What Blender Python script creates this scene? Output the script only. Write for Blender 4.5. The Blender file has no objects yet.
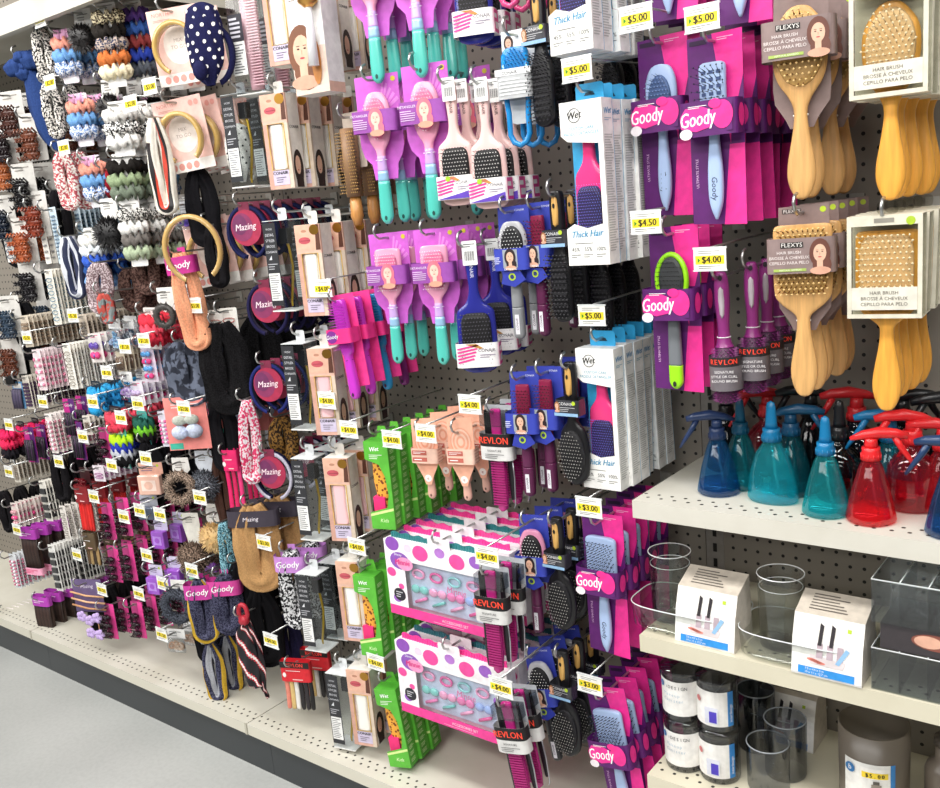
import bpy, math, random
from mathutils import Matrix, Vector
S_ = bpy.context.scene; COL = S_.collection
rnd = random.Random(7)
pi = math.pi
# ------------------------------------------------------------------ camera
CF, CYAW, CPIT, CROL = 921.53, 0.67772, 0.20046, -0.08962
CP = Vector((0, -1.69262, 1.43575))
F_ = Vector((-math.sin(CYAW)*math.cos(CPIT), math.cos(CYAW)*math.cos(CPIT), -math.sin(CPIT)))
R_ = Vector((math.cos(CYAW), math.sin(CYAW), 0)); U_ = R_.cross(F_)
R2 = math.cos(CROL)*R_+math.sin(CROL)*U_; U2 = -math.sin(CROL)*R_+math.cos(CROL)*U_
cam = bpy.data.objects.new('camera', bpy.data.cameras.new('camera')); COL.objects.link(cam)
cam.data.sensor_width = 36; cam.data.lens = CF*36/940; cam.data.clip_start = .02
cam.matrix_world = Matrix(((R2.x, U2.x, -F_.x, CP.x), (R2.y, U2.y, -F_.y, CP.y), (R2.z, U2.z, -F_.z, CP.z), (0, 0, 0, 1)))
S_.camera = cam
def at(px, py, Y=None, Z=None):
    d = F_*CF+R2*(px-470)-U2*(py-394)
    k = (Y-CP.y)/d.y if Y is not None else (Z-CP.z)/d.z
    return CP+d*k
# ------------------------------------------------------------------ materials
def lin(h):
    h = h.lstrip('#'); c = [int(h[i:i+2], 16)/255 for i in (0, 2, 4)]
    return tuple(((x+.055)/1.055)**2.4 if x > .04045 else x/12.92 for x in c)+(1,)
MC = {}
def mat(key):
    """key: '#rrggbb' [+ ':' + finish]"""
    if key in MC: return MC[key]
    hx, _, fin = key.partition(':')
    m = bpy.data.materials.new('finish_'+(fin or 'plain')); m.use_nodes = True
    nt = m.node_tree; N = nt.nodes; L = nt.links; b = N['Principled BSDF']; out = N['Material Output']
    c = lin(hx); b.inputs['Base Color'].default_value = c; b.inputs['Roughness'].default_value = .5
    def noise(scale, det=3, vec=None):
        n = N.new('ShaderNodeTexNoise'); n.inputs['Scale'].default_value = scale; n.inputs['Detail'].default_value = det
        tc = N.new('ShaderNodeTexCoord')
        if vec:
            mp = N.new('ShaderNodeMapping'); mp.inputs['Scale'].default_value = vec
            L.new(tc.outputs['Object'], mp.inputs[0]); L.new(mp.outputs[0], n.inputs['Vector'])
        else: L.new(tc.outputs['Object'], n.inputs['Vector'])
        return n
    def vary(n, c1, c2, lo=.35, hi=.65):
        r = N.new('ShaderNodeValToRGB'); r.color_ramp.elements[0].color = c1; r.color_ramp.elements[1].color = c2
        r.color_ramp.elements[0].position = lo; r.color_ramp.elements[1].position = hi
        L.new(n.outputs[0], r.inputs[0]); L.new(r.outputs[0], b.inputs['Base Color'])
    def dim(k): return (min(1, c[0]*k), min(1, c[1]*k), min(1, c[2]*k), 1)
    if fin == '': vary(noise(60), dim(.9), dim(1.06))
    elif fin == 'gloss': b.inputs['Roughness'].default_value = .18; b.inputs['Coat Weight'].default_value = .4
    elif fin == 'plastic': b.inputs['Roughness'].default_value = .32
    elif fin == 'metal': b.inputs['Metallic'].default_value = .9; b.inputs['Roughness'].default_value = .3
    elif fin == 'matte': b.inputs['Roughness'].default_value = .85; vary(noise(25), dim(.88), dim(1.08))
    elif fin == 'cloth':
        b.inputs['Roughness'].default_value = .9; b.inputs['Specular IOR Level'].default_value = .15
        n = noise(240, 4); vary(n, dim(.82), dim(1.1))
        bp = N.new('ShaderNodeBump'); bp.inputs['Strength'].default_value = .5; bp.inputs['Distance'].default_value = .002
        L.new(n.outputs[0], bp.inputs['Height']); L.new(bp.outputs[0], b.inputs['Normal'])
    elif fin == 'knit':
        b.inputs['Roughness'].default_value = .9; b.inputs['Specular IOR Level'].default_value = .15
        n = noise(330, 2); vary(n, dim(.2), dim(1.6), .42, .58)
    elif fin.startswith('spot'):      # spots of a second colour: '#aaaaaa:spot_bbbbbb_scale'
        _, c2, sc = fin.split('_'); b.inputs['Roughness'].default_value = .8
        v = N.new('ShaderNodeTexVoronoi'); v.inputs['Scale'].default_value = float(sc)
        tc = N.new('ShaderNodeTexCoord'); L.new(tc.outputs['Object'], v.inputs['Vector'])
        r = N.new('ShaderNodeValToRGB'); r.color_ramp.interpolation = 'CONSTANT'
        r.color_ramp.elements[0].color = lin(c2); r.color_ramp.elements[1].color = c; r.color_ramp.elements[1].position = .42
        L.new(v.outputs['Distance'], r.inputs[0]); L.new(r.outputs[0], b.inputs['Base Color'])
    elif fin.startswith('mix'):       # mottled print: '#aaaaaa:mix_bbbbbb_scale'
        _, c2, sc = fin.split('_'); b.inputs['Roughness'].default_value = .8; b.inputs['Specular IOR Level'].default_value = .2
        vary(noise(float(sc), 2), c, lin(c2), .47, .53)
    elif fin == 'wood':
        b.inputs['Roughness'].default_value = .38
        vary(noise(30, 4, (6, 6, .5)), dim(.78), dim(1.1), .3, .7)
    elif fin in ('dotw', 'dotk'):     # round polka dots on cloth
        b.inputs['Roughness'].default_value = .7
        v = N.new('ShaderNodeTexVoronoi'); v.inputs['Scale'].default_value = 42 if fin == 'dotw' else 60; v.inputs['Randomness'].default_value = .35
        tc = N.new('ShaderNodeTexCoord'); mp = N.new('ShaderNodeMapping'); mp.inputs['Scale'].default_value = (1, .3, 1)
        L.new(tc.outputs['Object'], mp.inputs[0]); L.new(mp.outputs[0], v.inputs['Vector'])
        r = N.new('ShaderNodeValToRGB'); r.color_ramp.interpolation = 'CONSTANT'; r.color_ramp.elements[0].color = lin('#f4f2ee' if fin == 'dotw' else '#1a181a'); r.color_ramp.elements[1].color = c; r.color_ramp.elements[1].position = .27
        L.new(v.outputs['Distance'], r.inputs[0]); L.new(r.outputs[0], b.inputs['Base Color'])
    elif fin == 'concrete':
        b.inputs['Roughness'].default_value = .45; n1 = noise(2.2, 8); n2 = noise(90, 3)
        r = N.new('ShaderNodeValToRGB'); r.color_ramp.elements[0].color = dim(.86); r.color_ramp.elements[1].color = dim(1.05); r.color_ramp.elements[0].position = .3; r.color_ramp.elements[1].position = .7
        L.new(n1.outputs[0], r.inputs[0]); mq = N.new('ShaderNodeMix'); mq.data_type = 'RGBA'; mq.blend_type = 'MULTIPLY'; mq.inputs[0].default_value = .35
        r2 = N.new('ShaderNodeValToRGB'); r2.color_ramp.elements[0].position = .35; r2.color_ramp.elements[1].position = .6; r2.color_ramp.elements[0].color = (.8, .8, .8, 1)
        L.new(n2.outputs[0], r2.inputs[0]); L.new(r.outputs[0], mq.inputs[6]); L.new(r2.outputs[0], mq.inputs[7]); L.new(mq.outputs[2], b.inputs['Base Color'])
    elif fin in ('clear', 'tint', 'film', 'smoke'):
        N.remove(b); g = N.new('ShaderNodeBsdfGlossy'); g.inputs['Roughness'].default_value = .06 if fin != 'film' else .12
        t = N.new('ShaderNodeBsdfTransparent'); t.inputs[0].default_value = c if fin != 'tint' else tuple(q**.42 for q in c[:3])+(1,)
        fr = N.new('ShaderNodeLayerWeight'); fr.inputs[0].default_value = {'clear': .3, 'film': .2, 'tint': .3, 'smoke': .3}[fin]
        mx = N.new('ShaderNodeMixShader'); L.new(fr.outputs['Facing'], mx.inputs[0])
        cl = N.new('ShaderNodeMath'); cl.operation = 'MULTIPLY'; cl.inputs[1].default_value = {'clear': .35, 'film': .3, 'tint': .3, 'smoke': .35}[fin]
        ad = N.new('ShaderNodeMath'); ad.operation = 'ADD'; ad.inputs[1].default_value = .04
        L.new(fr.outputs['Facing'], cl.inputs[0]); L.new(cl.outputs[0], ad.inputs[0]); L.new(ad.outputs[0], mx.inputs[0])
        L.new(t.outputs[0], mx.inputs[1]); L.new(g.outputs[0], mx.inputs[2])
        if fin == 'tint':
            d = N.new('ShaderNodeBsdfDiffuse'); d.inputs[0].default_value = c
            m2 = N.new('ShaderNodeMixShader'); m2.inputs[0].default_value = .09
            L.new(mx.outputs[0], m2.inputs[1]); L.new(d.outputs[0], m2.inputs[2]); L.new(m2.outputs[0], out.inputs[0])
        else: L.new(mx.outputs[0], out.inputs[0])
    MC[key] = m; return m
def pegboard(name, x0, z0, hexc):
    m = bpy.data.materials.new(name); m.use_nodes = True; N = m.node_tree.nodes; L = m.node_tree.links; b = N['Principled BSDF']
    tc = N.new('ShaderNodeTexCoord'); sp = N.new('ShaderNodeSeparateXYZ'); L.new(tc.outputs['Object'], sp.inputs[0])
    def M(op, a, bb=None):
        n = N.new('ShaderNodeMath'); n.operation = op
        for i, q in enumerate((a, bb)):
            if q is None: continue
            if isinstance(q, (int, float)): n.inputs[i].default_value = q
            else: L.new(q, n.inputs[i])
        return n.outputs[0]
    def cell(o, off): return M('SUBTRACT', M('FRACT', M('ADD', M('DIVIDE', M('SUBTRACT', o, off), .0254), 200.5)), .5)
    u = cell(sp.outputs[0], x0); v = cell(sp.outputs[2], z0)
    d = M('SQRT', M('ADD', M('MULTIPLY', u, u), M('MULTIPLY', v, v)))
    hole = M('LESS_THAN', d, .135)
    mx = N.new('ShaderNodeMix'); mx.data_type = 'RGBA'; mx.inputs[6].default_value = lin(hexc); mx.inputs[7].default_value = (.006, .006, .006, 1)
    L.new(hole, mx.inputs[0]); L.new(mx.outputs[2], b.inputs['Base Color']); b.inputs['Roughness'].default_value = .6
    return m
def shelfmat(name, y0, hexc, x0=0):
    """painted steel with two staggered rows of punched holes along the front edge"""
    m = bpy.data.materials.new(name); m.use_nodes = True; N = m.node_tree.nodes; L = m.node_tree.links; b = N['Principled BSDF']
    tc = N.new('ShaderNodeTexCoord'); sp = N.new('ShaderNodeSeparateXYZ'); L.new(tc.outputs['Object'], sp.inputs[0])
    def M(op, a, bb=None):
        n = N.new('ShaderNodeMath'); n.operation = op
        for i, q in enumerate((a, bb)):
            if q is None: continue
            if isinstance(q, (int, float)): n.inputs[i].default_value = q
            else: L.new(q, n.inputs[i])
        return n.outputs[0]
    tot = None
    for r in (0, 1):
        u = M('SUBTRACT', M('FRACT', M('ADD', M('DIVIDE', sp.outputs[0], .0254), 200+.5*r)), .5)
        v = M('DIVIDE', M('SUBTRACT', sp.outputs[1], y0+.027+.018*r), .0254)
        d = M('SQRT', M('ADD', M('MULTIPLY', u, u), M('MULTIPLY', v, v)))
        h = M('LESS_THAN', d, .13); tot = h if tot is None else M('MAXIMUM', tot, h)
    ge = N.new('ShaderNodeNewGeometry'); sn = N.new('ShaderNodeSeparateXYZ'); L.new(ge.outputs['Normal'], sn.inputs[0])
    tot = M('MULTIPLY', tot, M('GREATER_THAN', sn.outputs[2], .5))
    mx = N.new('ShaderNodeMix'); mx.data_type = 'RGBA'; mx.inputs[7].default_value = (.03, .027, .022, 1)
    n = N.new('ShaderNodeTexNoise'); n.inputs['Scale'].default_value = 6; n.inputs['Detail'].default_value = 6; L.new(tc.outputs['Object'], n.inputs['Vector'])
    r = N.new('ShaderNodeValToRGB'); c = lin(hexc); r.color_ramp.elements[0].color = (c[0]*.86, c[1]*.85, c[2]*.82, 1); r.color_ramp.elements[1].color = c
    r.color_ramp.elements[0].position = .3; r.color_ramp.elements[1].position = .6
    L.new(n.outputs[0], r.inputs[0]); L.new(r.outputs[0], mx.inputs[6])
    L.new(tot, mx.inputs[0]); L.new(mx.outputs[2], b.inputs['Base Color']); b.inputs['Roughness'].default_value = .42
    return m
# ------------------------------------------------------------------ mesh builder
FONT = {}
def glyphs(s):
    if s in FONT: return FONT[s]
    c = bpy.data.curves.new('t', 'FONT'); c.body = s; c.size = 1; c.resolution_u = 2; c.align_x = 'CENTER'; c.align_y = 'CENTER'
    o = bpy.data.objects.new('t', c); COL.objects.link(o)
    dg = bpy.context.evaluated_depsgraph_get(); dg.update()
    me = bpy.data.meshes.new_from_object(o.evaluated_get(dg))
    FONT[s] = ([tuple(v.co[:2]) for v in me.vertices], [tuple(p.vertices) for p in me.polygons])
    bpy.data.objects.remove(o); bpy.data.curves.remove(c); bpy.data.meshes.remove(me)
    return FONT[s]
class MB:
    def __init__(s): s.v = []; s.f = []; s.mi = []; s.sm = []; s.mats = []; s.M = Matrix()
    def idx(s, m):
        if m not in s.mats: s.mats.append(m)
        return s.mats.index(m)
    def add(s, vs, fs, m, smooth=False):
        o = len(s.v); s.v += [tuple(s.M@Vector(p)) for p in vs]; k = None if callable(m) else s.idx(m)
        for i, f in enumerate(fs):
            s.f.append(tuple(o+q for q in f)); s.mi.append(s.idx(m(i)) if k is None else k); s.sm.append(smooth)
        return s
    def at(s, x=0, y=0, z=0, rx=0, ry=0, rz=0, sc=1):
        s.M = Matrix.Translation((x, y, z))@Matrix.Rotation(rz, 4, 'Z')@Matrix.Rotation(ry, 4, 'Y')@Matrix.Rotation(rx, 4, 'X')@Matrix.Scale(sc, 4); return s
    def box(s, x0, x1, y0, y1, z0, z1, m, bev=0):
        if bev:
            return s.loft([(0, 0, z0, (x1-x0)/2-bev, (y1-y0)/2-bev), (0, 0, z0+bev, (x1-x0)/2, (y1-y0)/2), (0, 0, z1-bev, (x1-x0)/2, (y1-y0)/2), (0, 0, z1, (x1-x0)/2-bev, (y1-y0)/2-bev)], m, 24, 8, off=((x0+x1)/2, (y0+y1)/2, 0), smooth=False)
        v = [(x, y, z) for z in (z0, z1) for y in (y0, y1) for x in (x0, x1)]
        return s.add(v, [(0, 2, 3, 1), (4, 5, 7, 6), (0, 1, 5, 4), (2, 6, 7, 3), (0, 4, 6, 2), (1, 3, 7, 5)], m)
    def prism(s, pts, y0, y1, m):
        n = len(pts); v = [(x, y0, z) for x, z in pts]+[(x, y1, z) for x, z in pts]
        return s.add(v, [tuple(range(n)), tuple(range(2*n-1, n-1, -1))]+[(i, (i+1) % n, n+(i+1) % n, n+i) for i in range(n)], m)
    def decal(s, pts, y, m): return s.add([(x, y, z) for x, z in pts], [tuple(range(len(pts)))], m)
    def rect(s, x0, x1, z0, z1, y, m): return s.decal([(x0, z0), (x1, z0), (x1, z1), (x0, z1)], y, m)
    def disc(s, x, z, rx, rz, y, m, n=18): return s.decal([(x+rx*math.cos(2*pi*i/n), z+rz*math.sin(2*pi*i/n)) for i in range(n)], y, m)
    def loft(s, secs, m, seg=14, p=2, off=(0, 0, 0), smooth=True, caps=True):
        """rings stacked along z: (cx, cy, z, rx, ry)"""
        v = []; f = []
        for (cx, cy, z, rx, ry) in secs:
            for i in range(seg):
                a = 2*pi*(i+.5)/seg; c = math.cos(a); d = math.sin(a)
                v.append((off[0]+cx+rx*math.copysign(abs(c)**(2/p), c), off[1]+cy+ry*math.copysign(abs(d)**(2/p), d), off[2]+z))
        for j in range(len(secs)-1):
            for i in range(seg): k = (i+1) % seg; f.append((j*seg+i, j*seg+k, (j+1)*seg+k, (j+1)*seg+i))
        if caps: f += [tuple(range(seg-1, -1, -1)), tuple(range((len(secs)-1)*seg, len(secs)*seg))]
        return s.add(v, f, m, smooth)
    def lathe(s, prof, m, seg=20, x=0, y=0, closed=False, rz=1.0):
        v = []; f = []; n = len(prof)
        for (r, z) in prof:
            for i in range(seg): a = 2*pi*i/seg; v.append((x+r*math.cos(a), y+r*rz*math.sin(a), z))
        for j in range(n-1 if not closed else n):
            q = (j+1) % n
            for i in range(seg): k = (i+1) % seg; f.append((j*seg+i, j*seg+k, q*seg+k, q*seg+i))
        return s.add(v, f, m, True)
    def tube(s, pts, r, m, seg=6, cyc=False):
        P = [Vector(p) for p in pts]; n = len(P); v = []; f = []
        rr = r if isinstance(r, (list, tuple)) else [r]*n; up = None
        for i in range(n):
            a = P[(i-1) % n] if cyc or i > 0 else P[0]; b = P[(i+1) % n] if cyc or i < n-1 else P[-1]
            t = (b-a).normalized() if (b-a).length > 1e-9 else Vector((0, 0, 1))
            if up is None: up = t.orthogonal().normalized()
            up = (up-t*up.dot(t)); up = up.normalized() if up.length > 1e-6 else t.orthogonal().normalized()
            w = t.cross(up)
            for j in range(seg): q = 2*pi*j/seg; v.append(tuple(P[i]+(up*math.cos(q)+w*math.sin(q))*rr[i]))
        for i in range(n if cyc else n-1):
            k = (i+1) % n
            for j in range(seg): l = (j+1) % seg; f.append((i*seg+j, i*seg+l, k*seg+l, k*seg+j))
        if not cyc: f += [tuple(range(seg-1, -1, -1)), tuple(range((n-1)*seg, n*seg))]
        return s.add(v, f, m, True)
    def ell(s, x, y, z, rx, ry, rz, m, su=12, sv=8, fn=None):
        v = []; f = []
        for j in range(sv+1):
            b = -pi/2+pi*j/sv
            for i in range(su):
                a = 2*pi*i/su; k = fn(a, b) if fn else 1
                v.append((x+rx*k*math.cos(a)*math.cos(b), y+ry*k*math.sin(a)*math.cos(b), z+rz*k*math.sin(b)))
        for j in range(sv):
            for i in range(su): k = (i+1) % su; f.append((j*su+i, j*su+k, (j+1)*su+k, (j+1)*su+i))
        return s.add(v, f, m, True)
    def text(s, t, x, z, y, size, m, shear=0, rot=0, sx=1, bold=0):
        V, F = glyphs(t); c, d = math.cos(rot), math.sin(rot)
        for q in ([0] if not bold else [-bold, bold]):
            vs = []
            for a, b in V:
                a = (a+shear*b)*size*sx+q; b = b*size
                vs.append((x+a*c-b*d, y, z+a*d+b*c))
            s.add(vs, F, m); y -= .00005
        return s
    def lines(s, x0, x1, z1, z0, y, m, n, h=.35, r=None):
        r = r or random.Random(n*7+1)
        for i in range(n):
            z = z1-(z1-z0)*(i+.5)/n; w = (x1-x0)*r.uniform(.6, 1); hh = (z1-z0)/n*h/2
            s.rect(x0, x0+w, z-hh, z+hh, y, m)
        return s
    def mesh(s, name):
        me = bpy.data.meshes.new(name); me.from_pydata(s.v, [], s.f)
        for k in s.mats: me.materials.append(mat(k) if isinstance(k, str) else k)
        me.polygons.foreach_set('material_index', s.mi); me.polygons.foreach_set('use_smooth', s.sm); me.update(); return me
# side-facing printing: a builder matrix that turns the printed plane towards +x
def side(mb, x, y, z): mb.M = Matrix(((0, -1, 0, x), (1, 0, 0, y), (0, 0, 1, z), (0, 0, 0, 1))); return mb
def top(mb, x, y, z): mb.M = Matrix(((1, 0, 0, x), (0, 0, 1, y), (0, -1, 0, z), (0, 0, 0, 1))); return mb
def arc(cx, cz, rx, rz, a0, a1, n, y=0): return [(cx+rx*math.cos(math.radians(a0+(a1-a0)*i/n)), y, cz+rz*math.sin(math.radians(a0+(a1-a0)*i/n))) for i in range(n+1)]
def rr(x0, x1, z0, z1, r, n=4):
    o = []
    for cx, cz, a in ((x1-r, z0+r, -90), (x1-r, z1-r, 0), (x0+r, z1-r, 90), (x0+r, z0+r, 180)):
        for i in range(n+1): t = math.radians(a+90*i/n); o.append((cx+r*math.cos(t), cz+r*math.sin(t)))
    return o
def interp(cps, n):
    """smooth curve through control rows"""
    out = []; m = len(cps)
    for i in range(m-1):
        p0 = cps[max(0, i-1)]; p1 = cps[i]; p2 = cps[i+1]; p3 = cps[min(m-1, i+2)]
        for k in range(n):
            t = k/n; out.append(tuple(.5*(2*b+(c-a)*t+(2*a-5*b+4*c-d)*t*t+(3*b-a-3*c+d)*t**3) for a, b, c, d in zip(p0, p1, p2, p3)))
    return out+[cps[-1]]
# ------------------------------------------------------------------ things
PROTO = {}
def props(o, label=None, cat=None, group=None, kind=None):
    if label: o['label'] = label
    if cat: o['category'] = cat
    if group: o['group'] = group
    if kind: o['kind'] = kind
def proto(key, fn):
    """fn() -> (name, [(part, MB, label or None, [(sub, MB), ...]), ...]); a single part makes a one-mesh thing"""
    if key not in PROTO:
        name, parts = fn()
        PROTO[key] = (name, [(p[0], p[1].mesh(p[0]), p[2] if len(p) > 2 else None, [(q[0], q[1].mesh(q[0])) for q in (p[3] if len(p) > 3 else [])]) for p in parts])
    return PROTO[key]
def place(key, fn, loc, label, cat, group=None, rz=0, rx=0, ry=0, sc=1):
    name, parts = proto(key, fn)
    if len(parts) == 1:
        root = bpy.data.objects.new(name, parts[0][1]); COL.objects.link(root); subs = parts[0][3]
        for sn, sm in subs: c = bpy.data.objects.new(sn, sm); COL.objects.link(c); c.parent = root
    else:
        root = bpy.data.objects.new(name, None); root.empty_display_size = .01; COL.objects.link(root)
        for pn, pm, lb, subs in parts:
            c = bpy.data.objects.new(pn, pm); COL.objects.link(c); c.parent = root
            if lb: c['label'] = lb
            for sn, sm in subs: d = bpy.data.objects.new(sn, sm); COL.objects.link(d); d.parent = c
    root.location = loc; root.rotation_euler = (rx, ry, rz); root.scale = (sc, sc, sc)
    props(root, label, cat, group); return root
def structure(name, mb):
    o = bpy.data.objects.new(name, mb.mesh(name)); COL.objects.link(o); o['kind'] = 'structure'; return o
# ------------------------------------------------------------------ brush pieces
PADM = '#1b1a1d'
def body(cps, th, m, n=5, p=2.6, y=0, mb=None, seg=14):
    """flat brush silhouette swept down z: control rows (z, half width)"""
    mb = mb or MB(); r = interp(cps, n)
    return mb.loft([(0, y, z, max(.0006, w), max(.0005, min(th/2, w*.9))) for z, w in reversed(r)], m, seg, p)
def bristles(cz, w, h, y0, L, m, tip=None, nx=9, nz=13, shape='oval', r=.0008, fan=.25, mb=None):
    mb = mb or MB(); v = []; f = []; tv = []; tf = []
    for j in range(nz):
        for i in range(nx):
            u = (i+.5*(j % 2)+.25)/nx*2-1; t = (j+.5)/nz*2-1
            if shape == 'oval' and u*u+t*t > .92: continue
            x = u*w/2; z = cz+t*h/2; o = len(v); ex = x+u*L*fan; ez = z+t*L*fan; ey = y0-L
            v += [(x-r, y0, z-r*.6), (x+r, y0, z-r*.6), (x, y0, z+r), (ex, ey, ez)]
            f += [(o, o+1, o+3), (o+1, o+2, o+3), (o+2, o, o+3)]
            if tip:
                q = len(tv); s = r*1.5
                tv += [(ex-s, ey, ez), (ex+s, ey, ez), (ex, ey, ez-s), (ex, ey, ez+s), (ex, ey-s, ez)]
                tf += [(q, q+2, q+4), (q+2, q+1, q+4), (q+1, q+3, q+4), (q+3, q, q+4)]
    mb.add(v, f, m)
    if tip: mb.add(tv, tf, tip)
    return mb
def pad(cz, w, h, y0, m, shape='oval', th=.005):
    mb = MB(); p = 2 if shape == 'oval' else 4.5; seg = 24; v = []; f = []
    for k, (s, dy) in enumerate(((1, 0), (.97, -th*.6), (.8, -th))):
        for i in range(seg):
            a = 2*pi*i/seg; c, d = math.cos(a), math.sin(a)
            v.append((w/2*s*math.copysign(abs(c)**(2/p), c), y0+dy, cz+h/2*s*math.copysign(abs(d)**(2/p), d)))
    for k in (0, 1):
        for i in range(seg): q = (i+1) % seg; f.append((k*seg+i, k*seg+q, (k+1)*seg+q, (k+1)*seg+i))
    f.append(tuple(range(2*seg, 3*seg))); return mb.add(v, f, m, False)
def sleeve(z1, z0, w, d, m, x=0, p=5, y=0):
    """printed band wrapped round the brush and its card"""
    mb = MB(); mb.loft([(x, -d/2+y, z0, w/2, d/2), (x, -d/2+y, z1, w/2, d/2)], m, 28, p, caps=False, smooth=False); return mb
def portrait(mb, x, z, y, s, hair='#3a1f18', skin='#e3b59b'):
    e = .0004
    mb.disc(x, z, .5*s, .72*s, y, hair, 20); mb.disc(x+.1*s, z-.6*s, .45*s, .5*s, y-e*.5, hair, 16)
    mb.rect(x-.14*s, x+.14*s, z-.8*s, z-.2*s, y-e, skin); mb.disc(x, z, .31*s, .44*s, y-e*1.5, skin, 18)
    mb.disc(x+.02*s, z-.88*s, .5*s, .2*s, y-e*1.2, '#d9a48b', 16)
    for q in (-.12, .12): mb.disc(x+q*s, z+.06*s, .05*s, .025*s, y-e*2, '#3a2520', 8); mb.rect(x+q*s-.06*s, x+q*s+.06*s, z+.13*s, z+.15*s, y-e*2, '#4b3028')
    mb.disc(x, z-.2*s, .09*s, .03*s, y-e*2, '#b5474d', 10); mb.rect(x-.015*s, x+.015*s, z-.1*s, z+.02*s, y-e*2, '#c98f78'); return mb
def goody_label(mb, y, s=1, x=0, z=0):
    mb.disc(x+.027*s, z+.002*s, .0145*s, .018*s, y-.0002, '#ef2f92', 22)
    mb.decal([(x-.031*s, z-.011*s), (x-.01*s, z-.017*s), (x+.012*s, z-.012*s), (x+.015*s, z+.008*s), (x-.002*s, z+.015*s), (x-.024*s, z+.014*s), (x-.032*s, z+.003*s)], y-.0003, '#f0339a')
    mb.text('Goody', x-.007*s, z-.001*s, y-.0006, .027*s, '#ffffff', .2, .06, .66, .0004)
    mb.lines(x-.02*s, x+.006*s, z+.0165*s, z+.0125*s, y-.0006, '#ffffff', 2, .4)
    mb.disc(x-.024*s, z-.019*s, .009*s, .007*s, y-.0007, '#f6eef2', 14); return mb
def goody(kind):
    def fn():
        w = .088; card = MB(); bt = -.272
        if kind == 'green': bt = -.262
        card.prism([(-w/2, .012), (w/2, .016), (w/2, bt), (-w/2, bt+.004)], 0, .0012, '#5b1668')
        card.decal([(-.004, .0145), (w/2, .016), (w/2, -.05), (w/2-.012, -.095), (w/2-.02, -.12), (w/2-.022, -.15)], -.0002, '#ee2d93')
        card.decal([(w/2-.024, -.15), (w/2, -.15), (w/2, bt), (w/2-.036, bt+.001)], -.0002, '#ee2d93')
        card.rect(-w/2+.004, -.012, .001, .008, -.0003, '#2c1038'); card.lines(.004, .03, .009, .003, -.0004, '#f9b9dc', 2)
        card.text('ULTIMATE STYLE', -w/2+.01, -.19, -.0004, .006, '#e9bfe8', 0, pi/2)
        hc = '#a9bfe4:plastic'; dk = '#2b3352:plastic'
        b = MB(); br = MB(); parts = [('card', card)]
        if kind == 'oval':
            body([(-.03, .004), (-.035, .017), (-.055, .026), (-.09, .027), (-.12, .017), (-.135, .008), (-.16, .0085), (-.2, .0115), (-.235, .010), (-.262, .002)], .014, hc, mb=b, y=-.01)
            br = pad(-.085, .04, .078, -.0165, '#46608f'); bristles(-.085, .04, .078, -.019, .013, '#26355e', '#8ea6d4', 8, 13, mb=br)
        elif kind in ('vent', 'paddle'):
            hw = .021 if kind == 'vent' else .032
            body([(-.028, hw*.7), (-.034, hw), (-.06, hw), (-.1, hw), (-.118, hw*.95), (-.13, .009), (-.145, .008), (-.17, .0105), (-.2, .012), (-.235, .0105), (-.262, .002)], .013, hc, mb=b, y=-.01, p=3.2)
            if kind == 'vent':
                for j in range(7):
                    for i in (-1, 0, 1): b.rect(i*.012-.0035, i*.012+.0035, -.045-j*.0105, -.04-j*.0105, -.0171, '#3c4f7d')
            bristles(-.075, hw*1.9, .078, -.0165, .016, dk, '#15182a', 6 if kind == 'vent' else 8, 8 if kind == 'vent' else 11, 'rect', .0011, .45 if kind == 'vent' else .2, br)
        else:
            g = '#9be21f:plastic'
            b.tube([(x, -.012, z) for x, _, z in arc(0, -.072, .026, .042, 0, 360, 28)][:-1], .0045, g, 8, True)
            body([(-.112, .010), (-.125, .0085), (-.15, .0105), (-.19, .0115), (-.215, .012)], .014, '#73777c:plastic', mb=b, y=-.01)
            body([(-.2151, .0122), (-.23, .012), (-.245, .0115), (-.255, .004)], .0142, g, mb=b, y=-.01); b.disc(0, -.246, .0032, .005, -.0182, '#22281c', 10)
            br = pad(-.072, .044, .078, -.0125, '#3a3c3e'); bristles(-.072, .044, .075, -.0145, .016, '#1c1c1e', '#0f0f10', 7, 11, mb=br)
        if kind != 'green': b.text('Goody', 0, -.215, -.0167, .013, '#1c2240', .15, -pi/2)
        parts += [('brush', b, 'lime and grey open-frame brush' if kind == 'green' else 'periwinkle blue plastic brush', [('bristles', br)])]
        s = sleeve(-.084, -.136, w+.005, .037, '#5a1768'); goody_label(s, -.0375, 1.15, -.006, -.109)
        s.decal([(w/2+.0018, -.0), (w/2+.0018, -.0)][:0] or [(.03, -.131), (.04, -.131), (.04, -.089), (.03, -.089)], -.0372, '#5a1768')
        side(s, w/2+.0032, -.0185, 0); s.disc(0, -.109, .011, .017, 0, '#ef2f92', 18); s.M = Matrix()
        s.disc(.014, -.09, .01, .007, -.0385, '#ff2d8f', 14)
        parts.append(('sleeve', s)); return 'carded_hairbrush', parts
    return fn
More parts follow.
